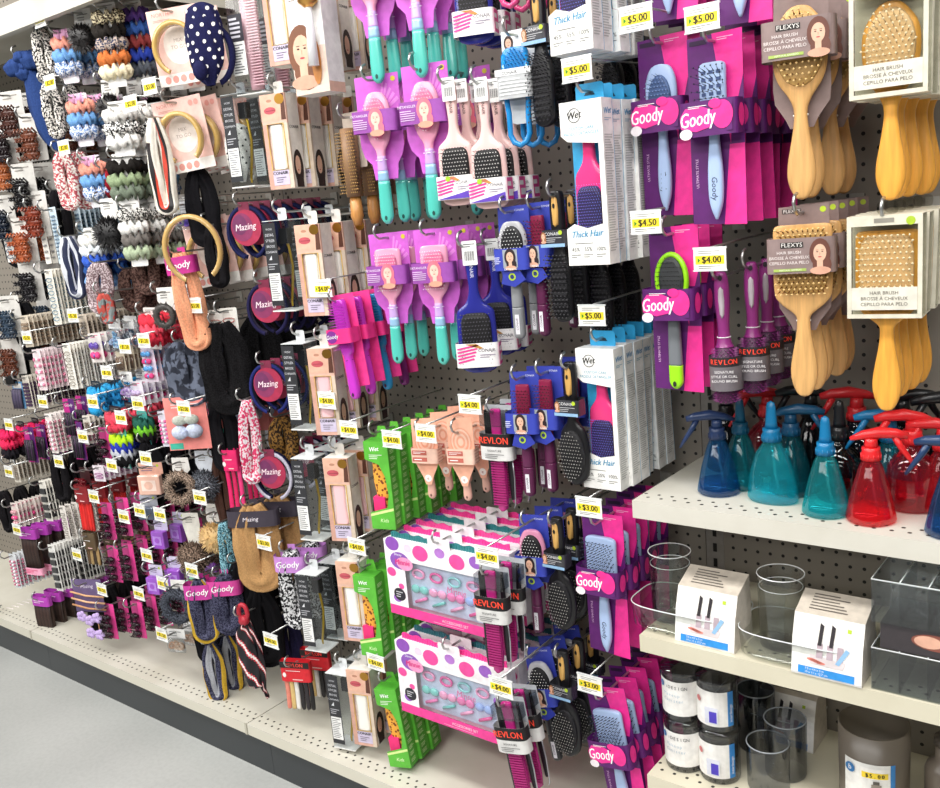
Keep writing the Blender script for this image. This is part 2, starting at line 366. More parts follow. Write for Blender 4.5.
def wood(kind, boxed=False):
    def fn():
        wd = '#dcab6c:wood' if not boxed else '#eca945:wood'; b = MB(); pins = MB(); L = []
        if kind == 'oval':
            body([(-.012, .004), (-.018, .017), (-.045, .035), (-.08, .0375), (-.11, .031), (-.135, .015), (-.155, .009), (-.185, .012), (-.225, .019), (-.25, .0185), (-.27, .010), (-.275, .002)], .013, wd, mb=b, y=-.012)
            pins = pad(-.07, .064, .1, -.0183, '#e0bb86' if boxed else '#c39a58'); bristles(-.07, .062, .098, -.021, .014, '#f3dfb8' if boxed else '#7a4a1c', '#f7e6c0' if boxed else '#e8c586', 9, 14, 'oval', .0013, .35, pins)
        else:
            body([(-.014, .032), (-.018, .041), (-.04, .0425), (-.11, .042), (-.13, .034), (-.148, .013), (-.16, .0095), (-.185, .012), (-.225, .019), (-.25, .0185), (-.27, .011), (-.276, .002)], .013, wd, mb=b, y=-.012, p=3.4)
            pins = pad(-.068, .072, .098, -.0183, '#e9c088' if boxed else '#b98f4c', 'rect'); bristles(-.068, .068, .095, -.021, .014, '#f3dfb8' if boxed else '#7a4a1c', '#f7e6c0' if boxed else '#e8c586', 10, 13, 'rect', .0013, .3, pins)
        if not boxed:
            c = MB(); c.prism([(-.035, .012), (.036, .015), (.0395, -.12), (.038, -.14), (.022, -.162), (.016, -.175), (-.016, -.175), (-.022, -.162), (-.036, -.14), (-.0385, -.12)], 0, .0012, '#8b7672')
            c.rect(-.03, -.003, .002, .009, -.0003, '#4b403e'); c.text('FLEXYS', -.016, .0055, -.0005, .007, '#e9dfda', 0, 0, 1.1); c.disc(.028, .006, .0045, .0045, -.0004, '#b9d233', 10)
            b.tube([(x, -.012, -.158+.001*math.sin(t)) for t, x in [(0, -.0105), (0, .0105)]], .0014, '#f4f0e6')
            s = sleeve(-.032, -.084, .098, .041, '#8e7a77'); y = -.0415
            s.rect(-.028, .004, -.046, -.038, y, '#2a2524'); s.text('FLEXYS', -.012, -.042, y-.0004, .0085, '#f4efe9', 0, 0, 1.1)
            for k, t in enumerate(('HAIR BRUSH', 'BROSSE À CHEVEUX', 'CEPILLO PARA PELO')): s.text(t, -.016, -.053-k*.0075, y-.0004, .0062, '#f2e7e4')
            s.rect(-.038, .008, -.0805, -.0765, y-.0002, '#a7bf5b'); s.text('NATURAL BAMBOO', -.014, -.0785, y-.0004, .0035, '#f2f5df')
            portrait(s, .027, -.055, y-.0003, .029, '#6b3f33')
            return 'carded_hairbrush', [('card', c), ('brush', b, 'pale bamboo brush', [('bristles', pins)]), ('sleeve', s)]
        fr = MB(); cr = '#d8d3c0'; d = .036; w = .098
        fr.box(-w/2, w/2, 0, .001, -.135, .008, '#d9d4c2'); fr.box(-w/2, w/2, -d, -.0005, -.136, -.1345, cr); fr.box(-w/2, w/2, -d, -.0005, .007, .008, cr)
        for x in (-w/2, w/2-.006): fr.box(x, x+.006, -d-.0005, -d, -.1299, -.0061, cr)
        fr.box(-w/2, w/2, -d-.0006, -d, -.006, .008, cr); fr.box(-w/2, w/2, -d-.0006, -d, -.136, -.13, cr)
        fr.box(-w/2+.0062, w/2-.0062, -d-.0007, -d, -.124, -.092, '#ddd9cb'); y = -d-.001
        for k, t in enumerate(('HAIR BRUSH', 'BROSSE À CHEVEUX', 'CEPILLO PARA PELO')): fr.text(t, 0, -.1-k*.008, y, .0068, '#5b5348')
        fr.disc(.034, -.001, .006, .006, y, '#a9c52e', 12); fr.rect(-.013, .013, -.002, .004, y, '#8f8b80'); fr.prism(rr(-.014, .014, .008, .026, .006), -.012, -.011, '#ecebe6:film')
        bx = MB(); bx.box(-w/2+.0003, w/2-.0003, -d+.0003, -.0015, -.1345, .0065, '#f4f5f1:film')
        return 'boxed_hairbrush', [('box_frame', fr), ('clear_window', bx), ('brush', b, 'honey coloured bamboo brush', [('bristles', pins)])]
    return fn
def round_brush():
    b = MB(); pu = '#8c3178:plastic'
    b.loft([(0, -.012, z, w, w) for z, w in reversed(interp([(.010, .001), (.008, .008), (-.01, .0115), (-.04, .012), (-.07, .0098), (-.088, .0095), (-.1, .011), (-.108, .013), (-.112, .0155)], 4))], pu, 14)
    b.disc(0, .001, .0035, .0045, -.0247, '#1c0d18', 10)
    i = MB(); i.loft([(0, -.0205, z, w, .005) for z, w in ((-.064, .0005), (-.058, .004), (-.035, .006), (-.018, .005), (-.013, .0005))], '#b8aeb4:gloss', 10)
    b.tube([(x, y-.012, -.096) for x, y in [(.0108*math.cos(a*pi/6), .0108*math.sin(a*pi/6)) for a in range(12)]], .001, '#e7e2e6', 5, True)
    h = MB(); h.lathe([(.0001, -.112), (.0155, -.113), (.0165, -.2), (.013, -.206), (.0001, -.207)], '#4b1b43', 14, 0, -.012)
    v = []; f = []
    for j in range(22):
        for k in range(14):
            a = 2*pi*(k+.5*(j % 2))/14; z = -.116-j*.0041; o = len(v); c, s = math.cos(a), math.sin(a)
            v += [(.0155*c-.0008*s, -.012+.0155*s+.0008*c, z), (.0155*c+.0008*s, -.012+.0155*s-.0008*c, z), (.0155*c, -.012+.0155*s, z+.0012), (.0245*c, -.012+.0245*s, z)]
            f += [(o, o+1, o+3), (o+1, o+2, o+3), (o+2, o, o+3)]
    br = MB().add(v, f, '#8b2a7c')
    s = MB(); s.lathe([(.026, -.182), (.026, -.127)], '#6e686d', 24, 0, -.012); s.lathe([(.0262, -.142), (.0262, -.126)], '#2a262a', 24, 0, -.012)
    for k, ch in enumerate('REVLON'):
        a = -pi/2+(k-2.5)*.3; s.M = Matrix.Translation((.0268*math.cos(a), -.012+.0268*math.sin(a), 0))@Matrix.Rotation(a+pi/2, 4, 'Z'); s.text(ch, 0, -.134, 0, .012, '#ff4b36', 0, 0, .95, .0003)
    for k, t in enumerate(('SIGNATURE', 'STYLE OR CURL', 'ROUND BRUSH')): s.M = Matrix.Translation((0, 0, 0)); s.text(t, .001, -.15-k*.0075, -.0386, .0058, '#f3eff0')
    s.M = Matrix()
    return 'round_hairbrush', [('handle', b, None, [('handle_inlay', i)]), ('barrel', h, None, [('bristles', br)]), ('sleeve', s)]
def wet_box(front='thick'):
    def fn():
        w, d, H = .078, .034, .262; t = -.012; c = '#f3f2ee'; bx = MB(); y = -d; z1 = t; z0 = t-H
        bx.box(-w/2, w/2, -.001, 0, z0, z1, '#35a9dd'); bx.box(w/2-.001, w/2, y, -.001, z0, z1, c); bx.box(-w/2, w/2-.001, y, -.001, z0, z0+.001, c); bx.box(-w/2, w/2-.001, y, -.001, z1-.001, z1, c)
        bx.box(-w/2, -w/2+.001, y, -.001, z0+.001, z0+.055, c); bx.box(-w/2, -w/2+.001, y, -.001, z1-.05, z1-.001, c)
        bx.prism([(-w/2, z1), (-w/2, z1-.052), (-w/2+.012, z1-.062), (w/2, z1-.07), (w/2, z1)], y-.0008, y, c)
        bx.prism([(-w/2, z0), (w/2, z0), (w/2, z0+.062), (w/2-.01, z0+.066), (0, z0+.06), (-w/2+.015, z0+.068), (-w/2, z0+.06)], y-.0008, y, c)
        bx.prism([(w/2-.009, z0+.0662), (w/2, z0+.0622), (w/2, z1-.0702), (w/2-.009, z1-.0682)], y-.0008, y, c)
        e = y-.0012
        bx.tube([(x, e, z) for x, _, z in arc(-.012, z1-.022, .011, .011, 0, 345, 16)], .0006, '#3b3b3b', 4); bx.text('Wet', -.012, z1-.022, e, .016, '#2e2e2e', .25, .1, .9, .0004)
        bx.text('CUSTOM CARE', 0, z1-.043, e, .0068, '#5aa2bd'); bx.text('PADDLE DETANGLER', 0, z1-.051, e, .0068, '#5aa2bd')
        bx.text('Thick Hair', 0, z0+.051, e, .0155, '#2f8bb5', .3, .03, .9, .0003); bx.lines(-.025, .025, z0+.038, z0+.034, e, '#8a8a86', 1)
        for x, q in ((-.024, '45%'), (0, '55%'), (.024, '100%')): bx.text(q, x, z0+.026, e, .009, '#4b4b48'); bx.lines(x-.009, x+.009, z0+.019, z0+.012, e, '#7d7d78', 2)
        side(bx, w/2+.0004, -d/2, 0); bx.text('Wet', 0, z1-.02, 0, .014, '#2b86b8', .25, .1, .9, .0003); bx.lines(-.011, .011, z1-.03, z1-.036, 0, '#7fb0c4', 2)
        bx.lines(-.014, .014, z1-.055, z0+.02, 0, '#c3c3bf', 46, .5); bx.M = Matrix()
        tab = MB(); tab.prism(rr(-.026, .026, t-.004, .016, .006), -.0022, -.0012, '#2fa5dc'); tab.prism([(-.01, -.003), (.01, -.003), (.006, .003), (-.006, .003)], -.0026, -.0022, '#1c3b4c')
        b = MB(); pk = '#ee3f82:gloss'
        body([(z1-.05, .011), (z1-.07, .010), (z1-.095, .0125), (z1-.115, .026), (z1-.135, .0285), (z1-.18, .0285), (z1-.215, .028), (z1-.235, .022), (z1-.24, .012)], .014, pk, mb=b, y=-.014, p=3)
        br = pad(z1-.178, .046, .088, -.0215, '#2a1d4c', 'rect'); bristles(z1-.178, .044, .088, -.023, .008, '#8a5ad0', '#5c7be0', 11, 20, 'rect', .0006, .5, br)
        return 'boxed_detangling_brush', [('box', bx, None, [('hang_tab', tab)]), ('brush', b, 'hot pink paddle brush', [('bristles', br)])]
    return fn
def conair(bodyc, kind):
    """paddle brush hung by its handle with a printed belt"""
    def fn():
        b = MB(); m = bodyc+':gloss'
        body([(.008, .003), (.004, .0095), (-.02, .0115), (-.05, .0095), (-.075, .009), (-.095, .016), (-.108, .031), (-.12, .0345), (-.16, .0355), (-.2, .0345), (-.214, .03), (-.22, .016)], .014, m, mb=b, y=-.012, p=3)
        b.disc(0, -.002, .0032, .004, -.0192, '#1c1c22', 10); b.text('CONAIR', 0, -.035, -.0194, .009, '#d8d8ea' if kind == 'blue' else '#3b2b2b', 0, -pi/2)
        br = pad(-.158, .054, .09, -.0185, '#151416', 'rect'); bristles(-.158, .052, .09, -.021, .012, '#19181b', '#e8e4e0' if kind == 'pink' else '#5d5a66', 10, 14, 'rect', .0009, .15, br)
        s = sleeve(-.165, -.208, .078, .04, '#f6f3f3', y=.006); y = -.0345
        col = '#e63b93'
        for k in range(5): s.decal([(-.034, -.2+k*.006), (-.004+k*.002, -.194+k*.006), (-.006+k*.002, -.191+k*.006), (-.035, -.197+k*.006)], y, col)
        s.decal([(-.02, -.166), (.0, -.166), (.012, -.174), (.006, -.175)], y, '#c08a3e'); s.text('CONAIR', .018, -.178, y-.0003, .008, '#3a3440'); s.lines(.005, .033, -.184, -.192, y-.0003, '#8a7f95', 2)
        if kind == 'pink': s.decal([(-.037, -.207), (.037, -.207), (.037, -.192), (.0, -.2)], y-.0001, '#6242b8'); s.disc(-.012, -.17, .005, .005, y-.0006, '#a7cf2a', 10)
        side(s, .0392, -.014, 0); s.rect(-.014, .014, -.206, -.167, 0, '#e8409a'); s.rect(-.014, .004, -.182, -.174, .0002 if False else -.0004, '#f6f3f3'); s.rect(-.01, .012, -.2, -.188, -.0004, '#f6f3f3'); s.M = Matrix()
        t = MB(); t.prism(rr(-.013, .013, -.03, .012, .002), -.0225, -.022, '#f7f7f5'); 
        for k in range(9): t.rect(-.009+k*.002, -.009+k*.002+(.0012 if k % 2 else .0007), -.022, -.006, -.0227, '#222222')
        t.lines(-.01, .01, .008, .0, -.0227, '#555555', 2)
        return 'paddle_hairbrush', [('brush', b, None, [('bristles', br)]), ('sleeve', s), ('barcode_tag', t)]
    return fn
def loop_comb(c='#1f86c9'):
    def fn():
        card = MB(); card.prism([(-.03, .012), (.03, .014), (.031, -.14), (.012, -.146), (-.012, -.146), (-.031, -.14)], 0, .001, '#eef1f2'); portrait(card, -.017, -.008, -.0004, .018); card.disc(.02, .002, .007, .007, -.0005, '#7ac32c', 12)
        b = MB(); m = c+':tint' if False else c+':gloss'
        b.tube([(x, -.02, z) for x, z in ((-.02, -.03), (-.023, -.08), (-.018, -.13), (-.018, -.165), (-.012, -.178), (0, -.184), (.012, -.178), (.018, -.165), (.018, -.13), (.023, -.08), (.02, -.03))], .0052, m, 8)
        body([(-.018, .006), (-.022, .022), (-.045, .026), (-.085, .022), (-.1, .012)], .012, m, mb=b, y=-.016)
        br = bristles(-.055, .046, .07, -.022, .014, c+':plastic', None, 7, 12, 'oval', .0012, .2)
        s = sleeve(-.055, -.105, .066, .036, '#b9bbbd'); y = -.0365; s.rect(-.033, .033, -.066, -.055, y, '#e8e9ea'); s.text('CONAIR', -.006, -.062, y-.0004, .0075, '#333333'); s.lines(-.026, .026, -.07, -.1, y-.0003, '#f5f6f6', 5, .4)
        return 'carded_detangling_comb', [('card', card), ('comb', b, None, [('teeth', br)]), ('sleeve', s)]
    return fn
def style(head, grip):
    def fn():
        bl = '#3340a8'; c = MB(); c.prism([(-.03, .012), (.03, .014), (.033, -.1), (.028, -.128), (-.028, -.128), (-.033, -.1)], 0, .001, bl); c.text('CONAIR', .012, .005, -.0004, .005, '#dfe3f5')
        b = MB(); gm = grip+':plastic'
        if head == 'oval':
            rim = '#d98fb0:gloss' if grip == '#5c2248' else '#b9b9bd:gloss'
            body([(-.014, .004), (-.018, .017), (-.04, .027), (-.07, .027), (-.095, .017), (-.112, .009), (-.13, .0095)], .013, rim, mb=b, y=-.012)
            br = pad(-.055, .043, .066, -.0183, '#17161a'); bristles(-.055, .042, .064, -.021, .011, '#222226', '#f4f4f2', 8, 11, 'oval', .0008, .3, br)
        else:
            body([(-.014, .01), (-.018, .014), (-.1, .014), (-.11, .009), (-.13, .0095)], .012, '#8c2348:plastic', mb=b, y=-.012, p=3)
            br = bristles(-.06, .03, .08, -.017, .014, '#8c1f45', '#2a0f18', 5, 15, 'rect', .0011, .3)
        body([(-.128, .0095), (-.145, .0105), (-.17, .0108), (-.1705, .0098), (-.174, .0098), (-.175, .011), (-.21, .0112), (-.226, .0105), (-.232, .004)], .02, gm, mb=b, y=-.012, n=3)
        b.rect(-.004, .004, -.222, -.185, -.0224, '#e6e4ea'); b.text('CONAIR', 0, -.203, -.0227, .006, '#4b3048', 0, pi/2)
        s = sleeve(-.062, -.102, .068, .034, '#3442ae', y=0); y = -.0345
        s.rect(-.014, .014, -.097, -.064, y, '#9fa6ad'); portrait(s, 0, -.078, y-.0003, .022, '#2a1a20'); s.text('DETANGLE', 0, -.0995, y-.0008, .005, '#ffffff')
        s.lines(-.031, -.018, -.076, -.09, y-.0003, '#e8eaff', 4)
        p = MB(); p.prism([(-.016, -.104), (.016, -.104), (.026, -.12), (.004, -.133), (-.022, -.126)], -.0305, -.0298, '#2d3aa6'); p.disc(0, -.114, .007, .007, -.031, '#a9c52e', 12); p.disc(0, -.114, .004, .004, -.0313, '#24306f', 10)
        return 'carded_hairbrush', [('card', c), ('brush', b, 'brush with %s handle' % ('grey' if grip == '#87898c' else 'dark purple' if grip == '#5c2248' else 'black'), [('bristles', br)]), ('sleeve', s, None, [('flap', p)])]
    return fn
def black_brush(shape):
    def fn():
        b = MB(); k = '#161518:plastic'
        if shape == 'vent':
            body([(.012, .003), (.008, .012), (-.02, .014), (-.055, .013), (-.085, .01), (-.1, .013), (-.115, .019), (-.14, .022), (-.2, .021), (-.215, .014), (-.22, .004)], .018, k, mb=b, y=-.012, p=3)
            br = bristles(-.155, .04, .11, -.02, .014, '#1d1c20', '#3a393d', 6, 18, 'rect', .0013, .25)
            for j in range(9): b.rect(-.015, .015, -.118-j*.0105, -.113-j*.0105, -.0212, '#2e2d31')
        else:
            body([(.012, .003), (.008, .012), (-.02, .014), (-.055, .013), (-.085, .009), (-.1, .012), (-.115, .024), (-.14, .0305), (-.175, .031), (-.205, .024), (-.22, .006)], .016, k, mb=b, y=-.012)
            br = pad(-.162, .052, .094, -.0198, '#1e1d20'); bristles(-.162, .05, .092, -.022, .012, '#0f0e10', '#8f8d88', 10, 15, 'oval', .001, .25, br)
        g = MB(); g.loft([(0, -.0195, z, w, .004) for z, w in ((-.05, .001), (-.046, .0062), (-.02, .0072), (-.002, .0058), (.003, .001))], '#d8a95e:wood', 12); g.disc(0, -.014, .0027, .0045, -.0242, '#0d0c0c', 10)
        s = sleeve(-.055, -.085, .05, .034, '#3a3a40:gloss'); y = -.0345; s.rect(-.025, .025, -.0848, -.079, y-.0001, '#8fb5d8'); s.text('CONAIR', 0, -.062, y-.0004, .008, '#e0e0e2'); s.lines(-.02, .02, -.067, -.077, y-.0003, '#b5b5b9', 3); s.disc(.017, -.06, .004, .004, y-.0005, '#b8d12e', 10)
        portrait(s, -.018, -.066, y-.0006, .011, '#9b6a45')
        return 'paddle_hairbrush', [('brush', b, None, [('handle_inlay', g), ('bristles', br)]), ('sleeve', s)]
    return fn
def comb_pack():
    t = MB(); mg = '#c02a83:gloss'
    body([(.006, .008), (.004, .0125), (-.02, .0125), (-.06, .0115), (-.09, .0115)], .01, mg, mb=t, y=-.018, p=4)
    t.loft([(.001, -.018, z, w, .0075) for z, w in ((-.225, .004), (-.22, .011), (-.19, .0145), (-.13, .0145), (-.085, .0105))], mg, 12, 3)
    te = MB()
    for j in range(26): te.box(-.016, -.010, -.021, -.015, -.004-j*.0035, -.0025-j*.0035, '#17141a')
    for j in range(18): te.box(-.0165, .0165, -.0285, -.024, -.108-j*.006, -.1048-j*.006, '#a31f6c:plastic')
    k = MB(); k.M = Matrix.Translation((-.022, 0, 0)); body([(-.002, .004), (-.004, .008), (-.09, .008), (-.12, .006), (-.16, .006), (-.21, .004), (-.214, .001)], .008, '#131216:plastic', mb=k, y=-.016, p=3)
    k2 = MB(); k2.M = Matrix.Translation((.024, 0, 0)); body([(.004, .003), (-.05, .006), (-.12, .007), (-.19, .005), (-.2, .002)], .006, '#17161b:plastic', mb=k2, y=-.012)
    k2.M = Matrix.Identity(4); k2.tube([(.03, -.014, -.09), (.033, -.015, -.15), (.03, -.015, -.21), (.026, -.014, -.218)], .0016, '#c9ccd2:metal')
    b = MB(); bm = '#d7dade:film'; b.prism(rr(-.036, .036, -.062, .012, .003), -.0008, 0, '#b9bdc2'); b.box(-.034, .034, -.031, -.001, -.03, .001, bm)
    s = sleeve(-.045, -.105, .08, .036, '#d9d8d6', p=3.2); y = -.0364; s.loft([(0, -.018, -.074, .0404, .0184), (0, -.018, -.045, .0404, .0184)], '#1a181a', 28, 3.2, caps=False, smooth=False)
    s.text('REVLON', 0, -.06, y-.001, .021, '#ff4a33', 0, 0, .92, .0004); s.text('SIGNATURE', 0, -.083, y-.0006, .0065, '#333333'); s.lines(-.024, .024, -.089, -.101, y-.0006, '#6b6b6b', 3)
    return 'comb_pack', [('back_card', b), ('styling_comb', t, 'magenta plastic comb', [('teeth', te)]), ('tail_comb', k), ('hair_clip', k2), ('sleeve', s)]
def violet_card(shape):
    def fn():
        c = MB(); w = .046; vi = '#cf62cf'
        c.prism([(-w, .012), (w, .014), (w, -.12), (w-.006, -.14), (.03, -.155), (.026, -.185), (-.022, -.185), (-.026, -.155), (-w+.006, -.14), (-w, -.12)], 0, .0012, vi)
        for a in range(5): c.decal([(.0, -.06), (.012+.007*a, .006-.009*a), (.016+.007*a, .004-.01*a), (.003, -.064)], -.0003, '#e089dd')
        c.disc(.035, .003, .005, .005, -.0005, '#d8c83a', 10)
        b = MB(); pk = '#f6a9c6:gloss'
        if shape == 'oval': cps = [(-.02, .004), (-.024, .016), (-.045, .0265), (-.08, .0275), (-.11, .021), (-.13, .010), (-.142, .0085)]
        else: cps = [(-.02, .022), (-.024, .029), (-.04, .031), (-.09, .03), (-.112, .024), (-.13, .010), (-.142, .0085)]
        body(cps, .014, pk, mb=b, y=-.012, p=2.6)
        body([(-.141, .0087), (-.155, .0095), (-.17, .0105)], .0145, '#c9a6e0:gloss', mb=b, y=-.012, n=3); body([(-.169, .0104), (-.19, .0118)], .015, '#93b9d8:gloss', mb=b, y=-.012, n=3)
        body([(-.189, .0118), (-.22, .0128), (-.245, .0135), (-.262, .012), (-.272, .004)], .016, '#55c2b4:gloss', mb=b, y=-.012, n=4); b.disc(0, -.26, .003, .0045, -.0203, '#0f4a44', 10)
        b.tube([(-.012, -.013, -.148), (0, -.021, -.149), (.012, -.013, -.148)], .0008, '#f4eef6')
        br = pad(-.07, .044, .078, -.0185, '#ef7fa8', shape); bristles(-.07, .043, .078, -.021, .011, '#f6d3e0', '#ffffff', 9, 13, 'oval' if shape == 'oval' else 'rect', .0008, .25, br)
        s = sleeve(-.055, -.096, .094, .036, '#9a4ba8', y=0); y = -.0365; portrait(s, .006, -.072, y-.0003, .03, '#f0788a', '#f4c9b8'); s.text('DETANGLER', -.028, -.064, y-.0005, .0065, '#f5e9f7'); s.lines(-.042, -.012, -.07, -.09, y-.0004, '#e6cdea', 5)
        return 'carded_hairbrush', [('card', c), ('brush', b, 'pink brush with teal handle', [('bristles', br)]), ('sleeve', s)]
    return fn
def orange_card():
    c = MB(); o = '#f6b79b'; c.prism([(-.028, .03), (.028, .034), (.03, -.055), (.022, -.075), (.012, -.095), (.006, -.112), (-.006, -.112), (-.012, -.095), (-.022, -.075), (-.03, -.055)], -.0195, -.0185, o)
    c.disc(0, -.018, .024, .03, -.0198, '#e8a58a', 22); c.disc(0, -.018, .021, .027, -.02, '#f3c7b0', 22); c.disc(0, -.098, .008, .008, -.02, '#f9f1ec', 14); c.text('e', 0, -.098, -.0203, .01, '#b0503d')
    
    for k in range(4): c.disc(0, -.018, .018-.004*k, .023-.005*k, -.0202-k*.0002, ('#e8a58a', '#f3c7b0')[k % 2], 20)
    b = MB(); body([(-.005, .003), (-.01, .014), (-.03, .019), (-.055, .02), (-.075, .009), (-.09, .0065), (-.12, .0085), (-.138, .009), (-.146, .003)], .012, '#d9a999:plastic', mb=b, y=-.009); b.disc(0, -.137, .002, .003, -.0154, '#5b3b33', 8)
    br = bristles(-.035, .05, .05, -.012, .006, '#e9c0b0', None, 7, 9, 'oval', .0009, .3)
    s = sleeve(-.03, -.062, .063, .032, '#f4ccb8', p=6); y = -.0325; s.rect(-.026, .008, -.044, -.034, y, '#c4685a'); s.lines(-.023, .005, -.036, -.042, y-.0003, '#ffffff', 2); s.rect(-.026, .008, -.058, -.049, y, '#c4685a'); s.lines(-.022, .004, -.051, -.0565, y-.0003, '#ffffff', 1)
    side(s, .0316, -.014, 0)
    for k in range(5): s.rect(-.013, .013, -.06+k*.0062, -.0585+k*.0062, 0, '#cf8f7c')
    s.M = Matrix()
    return 'carded_hairbrush', [('card', c), ('brush', b, 'small peach brush', [('bristles', br)]), ('sleeve', s)]
def green_box():
    w, d, H = .058, .038, .2; t = -.012; g = '#52ad34'; bx = MB()
    bx.box(-w/2, w/2, -.001, 0, t-H, t, g); bx.box(w/2-.001, w/2, -d, -.001, t-H, t, g); bx.box(-w/2, w/2, -d, 0, t-.001, t, g); bx.box(-w/2, w/2, -d, 0, t-H, t-H+.001, g)
    bx.prism([(-w/2, t), (-w/2, t-.04), (.004, t-.052), (.016, t-.08), (.02, t-.12), (.014, t-.15), (-w/2, t-.162), (-w/2, t-H), (w/2, t-H), (w/2, t)], -d-.0008, -d, '#5cb83a')
    y = -d-.001; bx.text('Wet', -.004, t-.017, y, .014, '#ffffff', .25, .1, .9, .0003); bx.lines(-.018, .014, t-.028, t-.04, y, '#f0fae8', 3)
    bx.decal([(-w/2, t-.165), (w/2, t-.15), (w/2, t-.156), (-w/2, t-.171)], y, '#d9ef9a')
    bx.text('Kids', .004, t-.18, y, .012, '#e3f6c2', .2)
    side(bx, w/2+.0004, -d/2, 0)
    for k in range(11): bx.lines(-.012, .011, t-.02-k*.016, t-.03-k*.016, 0, '#d6efb8', 3, .35, random.Random(k)); bx.rect(-.014, .014, t-.033-k*.016, t-.0318-k*.016, 0, '#3c9227')
    bx.M = Matrix(); top(bx, 0, 0, t+.0005); bx.disc(-.004, .017, .012, .009, 0, '#3f9f2b', 14); bx.M = Matrix()
    tab = MB(); tab.prism([(-.014, t), (.014, t), (.009, .014), (-.009, .014)], -.002, -.001, '#63bd3c')
    b = MB(); body([(t-.035, .016), (t-.05, .021), (t-.09, .0225), (t-.12, .019), (t-.14, .012), (t-.18, .010)], .022, '#e9a53c:spot_7a3a12_130', mb=b, y=-.018); b.box(-.022, .006, -.033, -.01, t-.17, t-.128, '#ee2f78')
    return 'boxed_detangling_brush', [('box', bx, None, [('hang_tab', tab)]), ('brush', b, 'leopard print kids brush')]
def bristle_card(c='#c437b4'):
    def fn():
        k = MB(); k.prism([(-.03, .012), (.028, .014), (.03, -.165), (-.026, -.17)], 0, .001, '#ee3d90')
        b = MB(); m = c+':gloss'; body([(.004, .006), (.001, .013), (-.02, .0155), (-.09, .015), (-.105, .0085), (-.13, .01), (-.17, .0115), (-.186, .008), (-.19, .002)], .016, m, mb=b, y=-.012, p=3); b.disc(0, -.18, .003, .004, -.0205, '#3a0f3c', 10)
        b.tube([(-.01, -.012, -.112), (0, -.0215, -.113), (.01, -.012, -.112)], .0007, '#2a1430')
        br = bristles(-.045, .028, .085, -.018, .014, c+':plastic', None, 7, 17, 'rect', .0011, .5)
        s = sleeve(-.05, -.078, .062, .034, '#e92f84', p=6); s.disc(-.014, -.064, .014, .012, -.0345, '#7a2b8b', 14); s.text('Goody', -.012, -.064, -.0349, .011, '#ffffff', .2, .05)
        return 'carded_hairbrush', [('card', k), ('brush', b, None, [('bristles', br)]), ('sleeve', s)]
    return fn
# ------------------------------------------------------------------ boxes, headbands, fabric goods
def tool_box(col='#c9a637', sleeve_c='#2b2c30'):
    """clear box with a dark printed sleeve and a hair tool"""
    def fn():
        w, d, H = .062, .055, .2; t = -.015; bx = MB(); y = -d
        bx.prism(rr(-w/2, -w/2+.034, t-H+.012, t-.004, .001), y-.0006, y, sleeve_c)
        for k, (q, s) in enumerate((('WOW', .009), ('DETAIL', .0115), ('STYLER', .0115), ('BROSSE', .0105), ('COIFFANTE', .009))): bx.text(q, -w/2+.017, t-.018-k*.0125, y-.001, s*.72, '#d9dadf', 0, 0, .9)
        bx.decal([(-w/2+.008, t-.085), (-w/2+.016, t-.085), (-w/2+.016, t-.075)], y-.001, '#d9dadf')
        bx.lines(-w/2+.004, -w/2+.03, t-.092, t-.108, y-.001, '#b9bac0', 3)
        bx.rect(-w/2+.002, -w/2+.032, t-.176, t-.115, y-.0008, '#f2f2f0'); bx.lines(-w/2+.004, -w/2+.03, t-.118, t-.173, y-.0012, '#77777a', 11, .35)
        cl = MB(); cl.box(-w/2, w/2, y, -.001, t-H, t, '#eef2f3:film'); cl.box(-w/2-.0006, w/2+.0006, y-.0006, 0, t-H-.0015, t-H+.0012, '#e5e5e2'); cl.box(-w/2, w/2, y, 0, t-.0005, t+.0012, '#d9dcdd')
        cl.prism(rr(-.012, .012, t, .012, .005), -.02, -.019, '#e3e6e8')
        b = MB(); b.tube([(.004, -.03, t-.02), (.016, -.03, t-.06), (.02, -.03, t-.1), (.014, -.03, t-.14), (.006, -.03, t-.18), (.006, -.03, t-.192)], [.003, .0032, .003, .0032, .003, .002], col+(':metal' if col != '#f3b4c6' else ':gloss'), 8)
        b.box(.0, .022, -.038, -.022, t-.052, t-.018, '#1b1b1e:plastic')
        return 'boxed_hair_tool', [('box_sleeve', bx), ('clear_box', cl), ('hair_tool', b)]
    return fn
def comb_box():
    """tall clear box with a pink brush"""
    w, d, H = .075, .05, .23; t = -.012; bx = MB(); y = -d
    bx.prism(rr(-w/2, -w/2+.036, t-.12, t-.065, .001), y-.0006, y, '#33313a'); bx.lines(-w/2+.003, -w/2+.03, t-.07, t-.115, y-.001, '#d6d4de', 5, .5)
    bx.rect(-w/2, -w/2+.036, t-.19, t-.121, y-.0006, '#f1f1ee'); bx.lines(-w/2+.003, -w/2+.033, t-.125, t-.187, y-.001, '#66666c', 11, .4)
    cl = MB(); cl.box(-w/2, w/2, y, -.001, t-H, t, '#eef2f3:film'); cl.box(-w/2-.0006, w/2+.0006, y-.0006, 0, t-H-.0015, t-H+.0012, '#e5e5e2')
    b = MB(); body([(t-.005, .01), (t-.02, .018), (t-.09, .02), (t-.15, .018), (t-.22, .014)], .022, '#f3b9c4:gloss', mb=b, y=-.022, p=3); b.M = Matrix.Translation((.012, 0, 0))
    for k in range(34): b.box(-.008, .02, -.046, -.034, t-.016-k*.006, t-.0135-k*.006, '#f6c3cd')
    return 'boxed_hair_brush', [('box_sleeve', bx), ('clear_box', cl), ('pink_brush', b)]
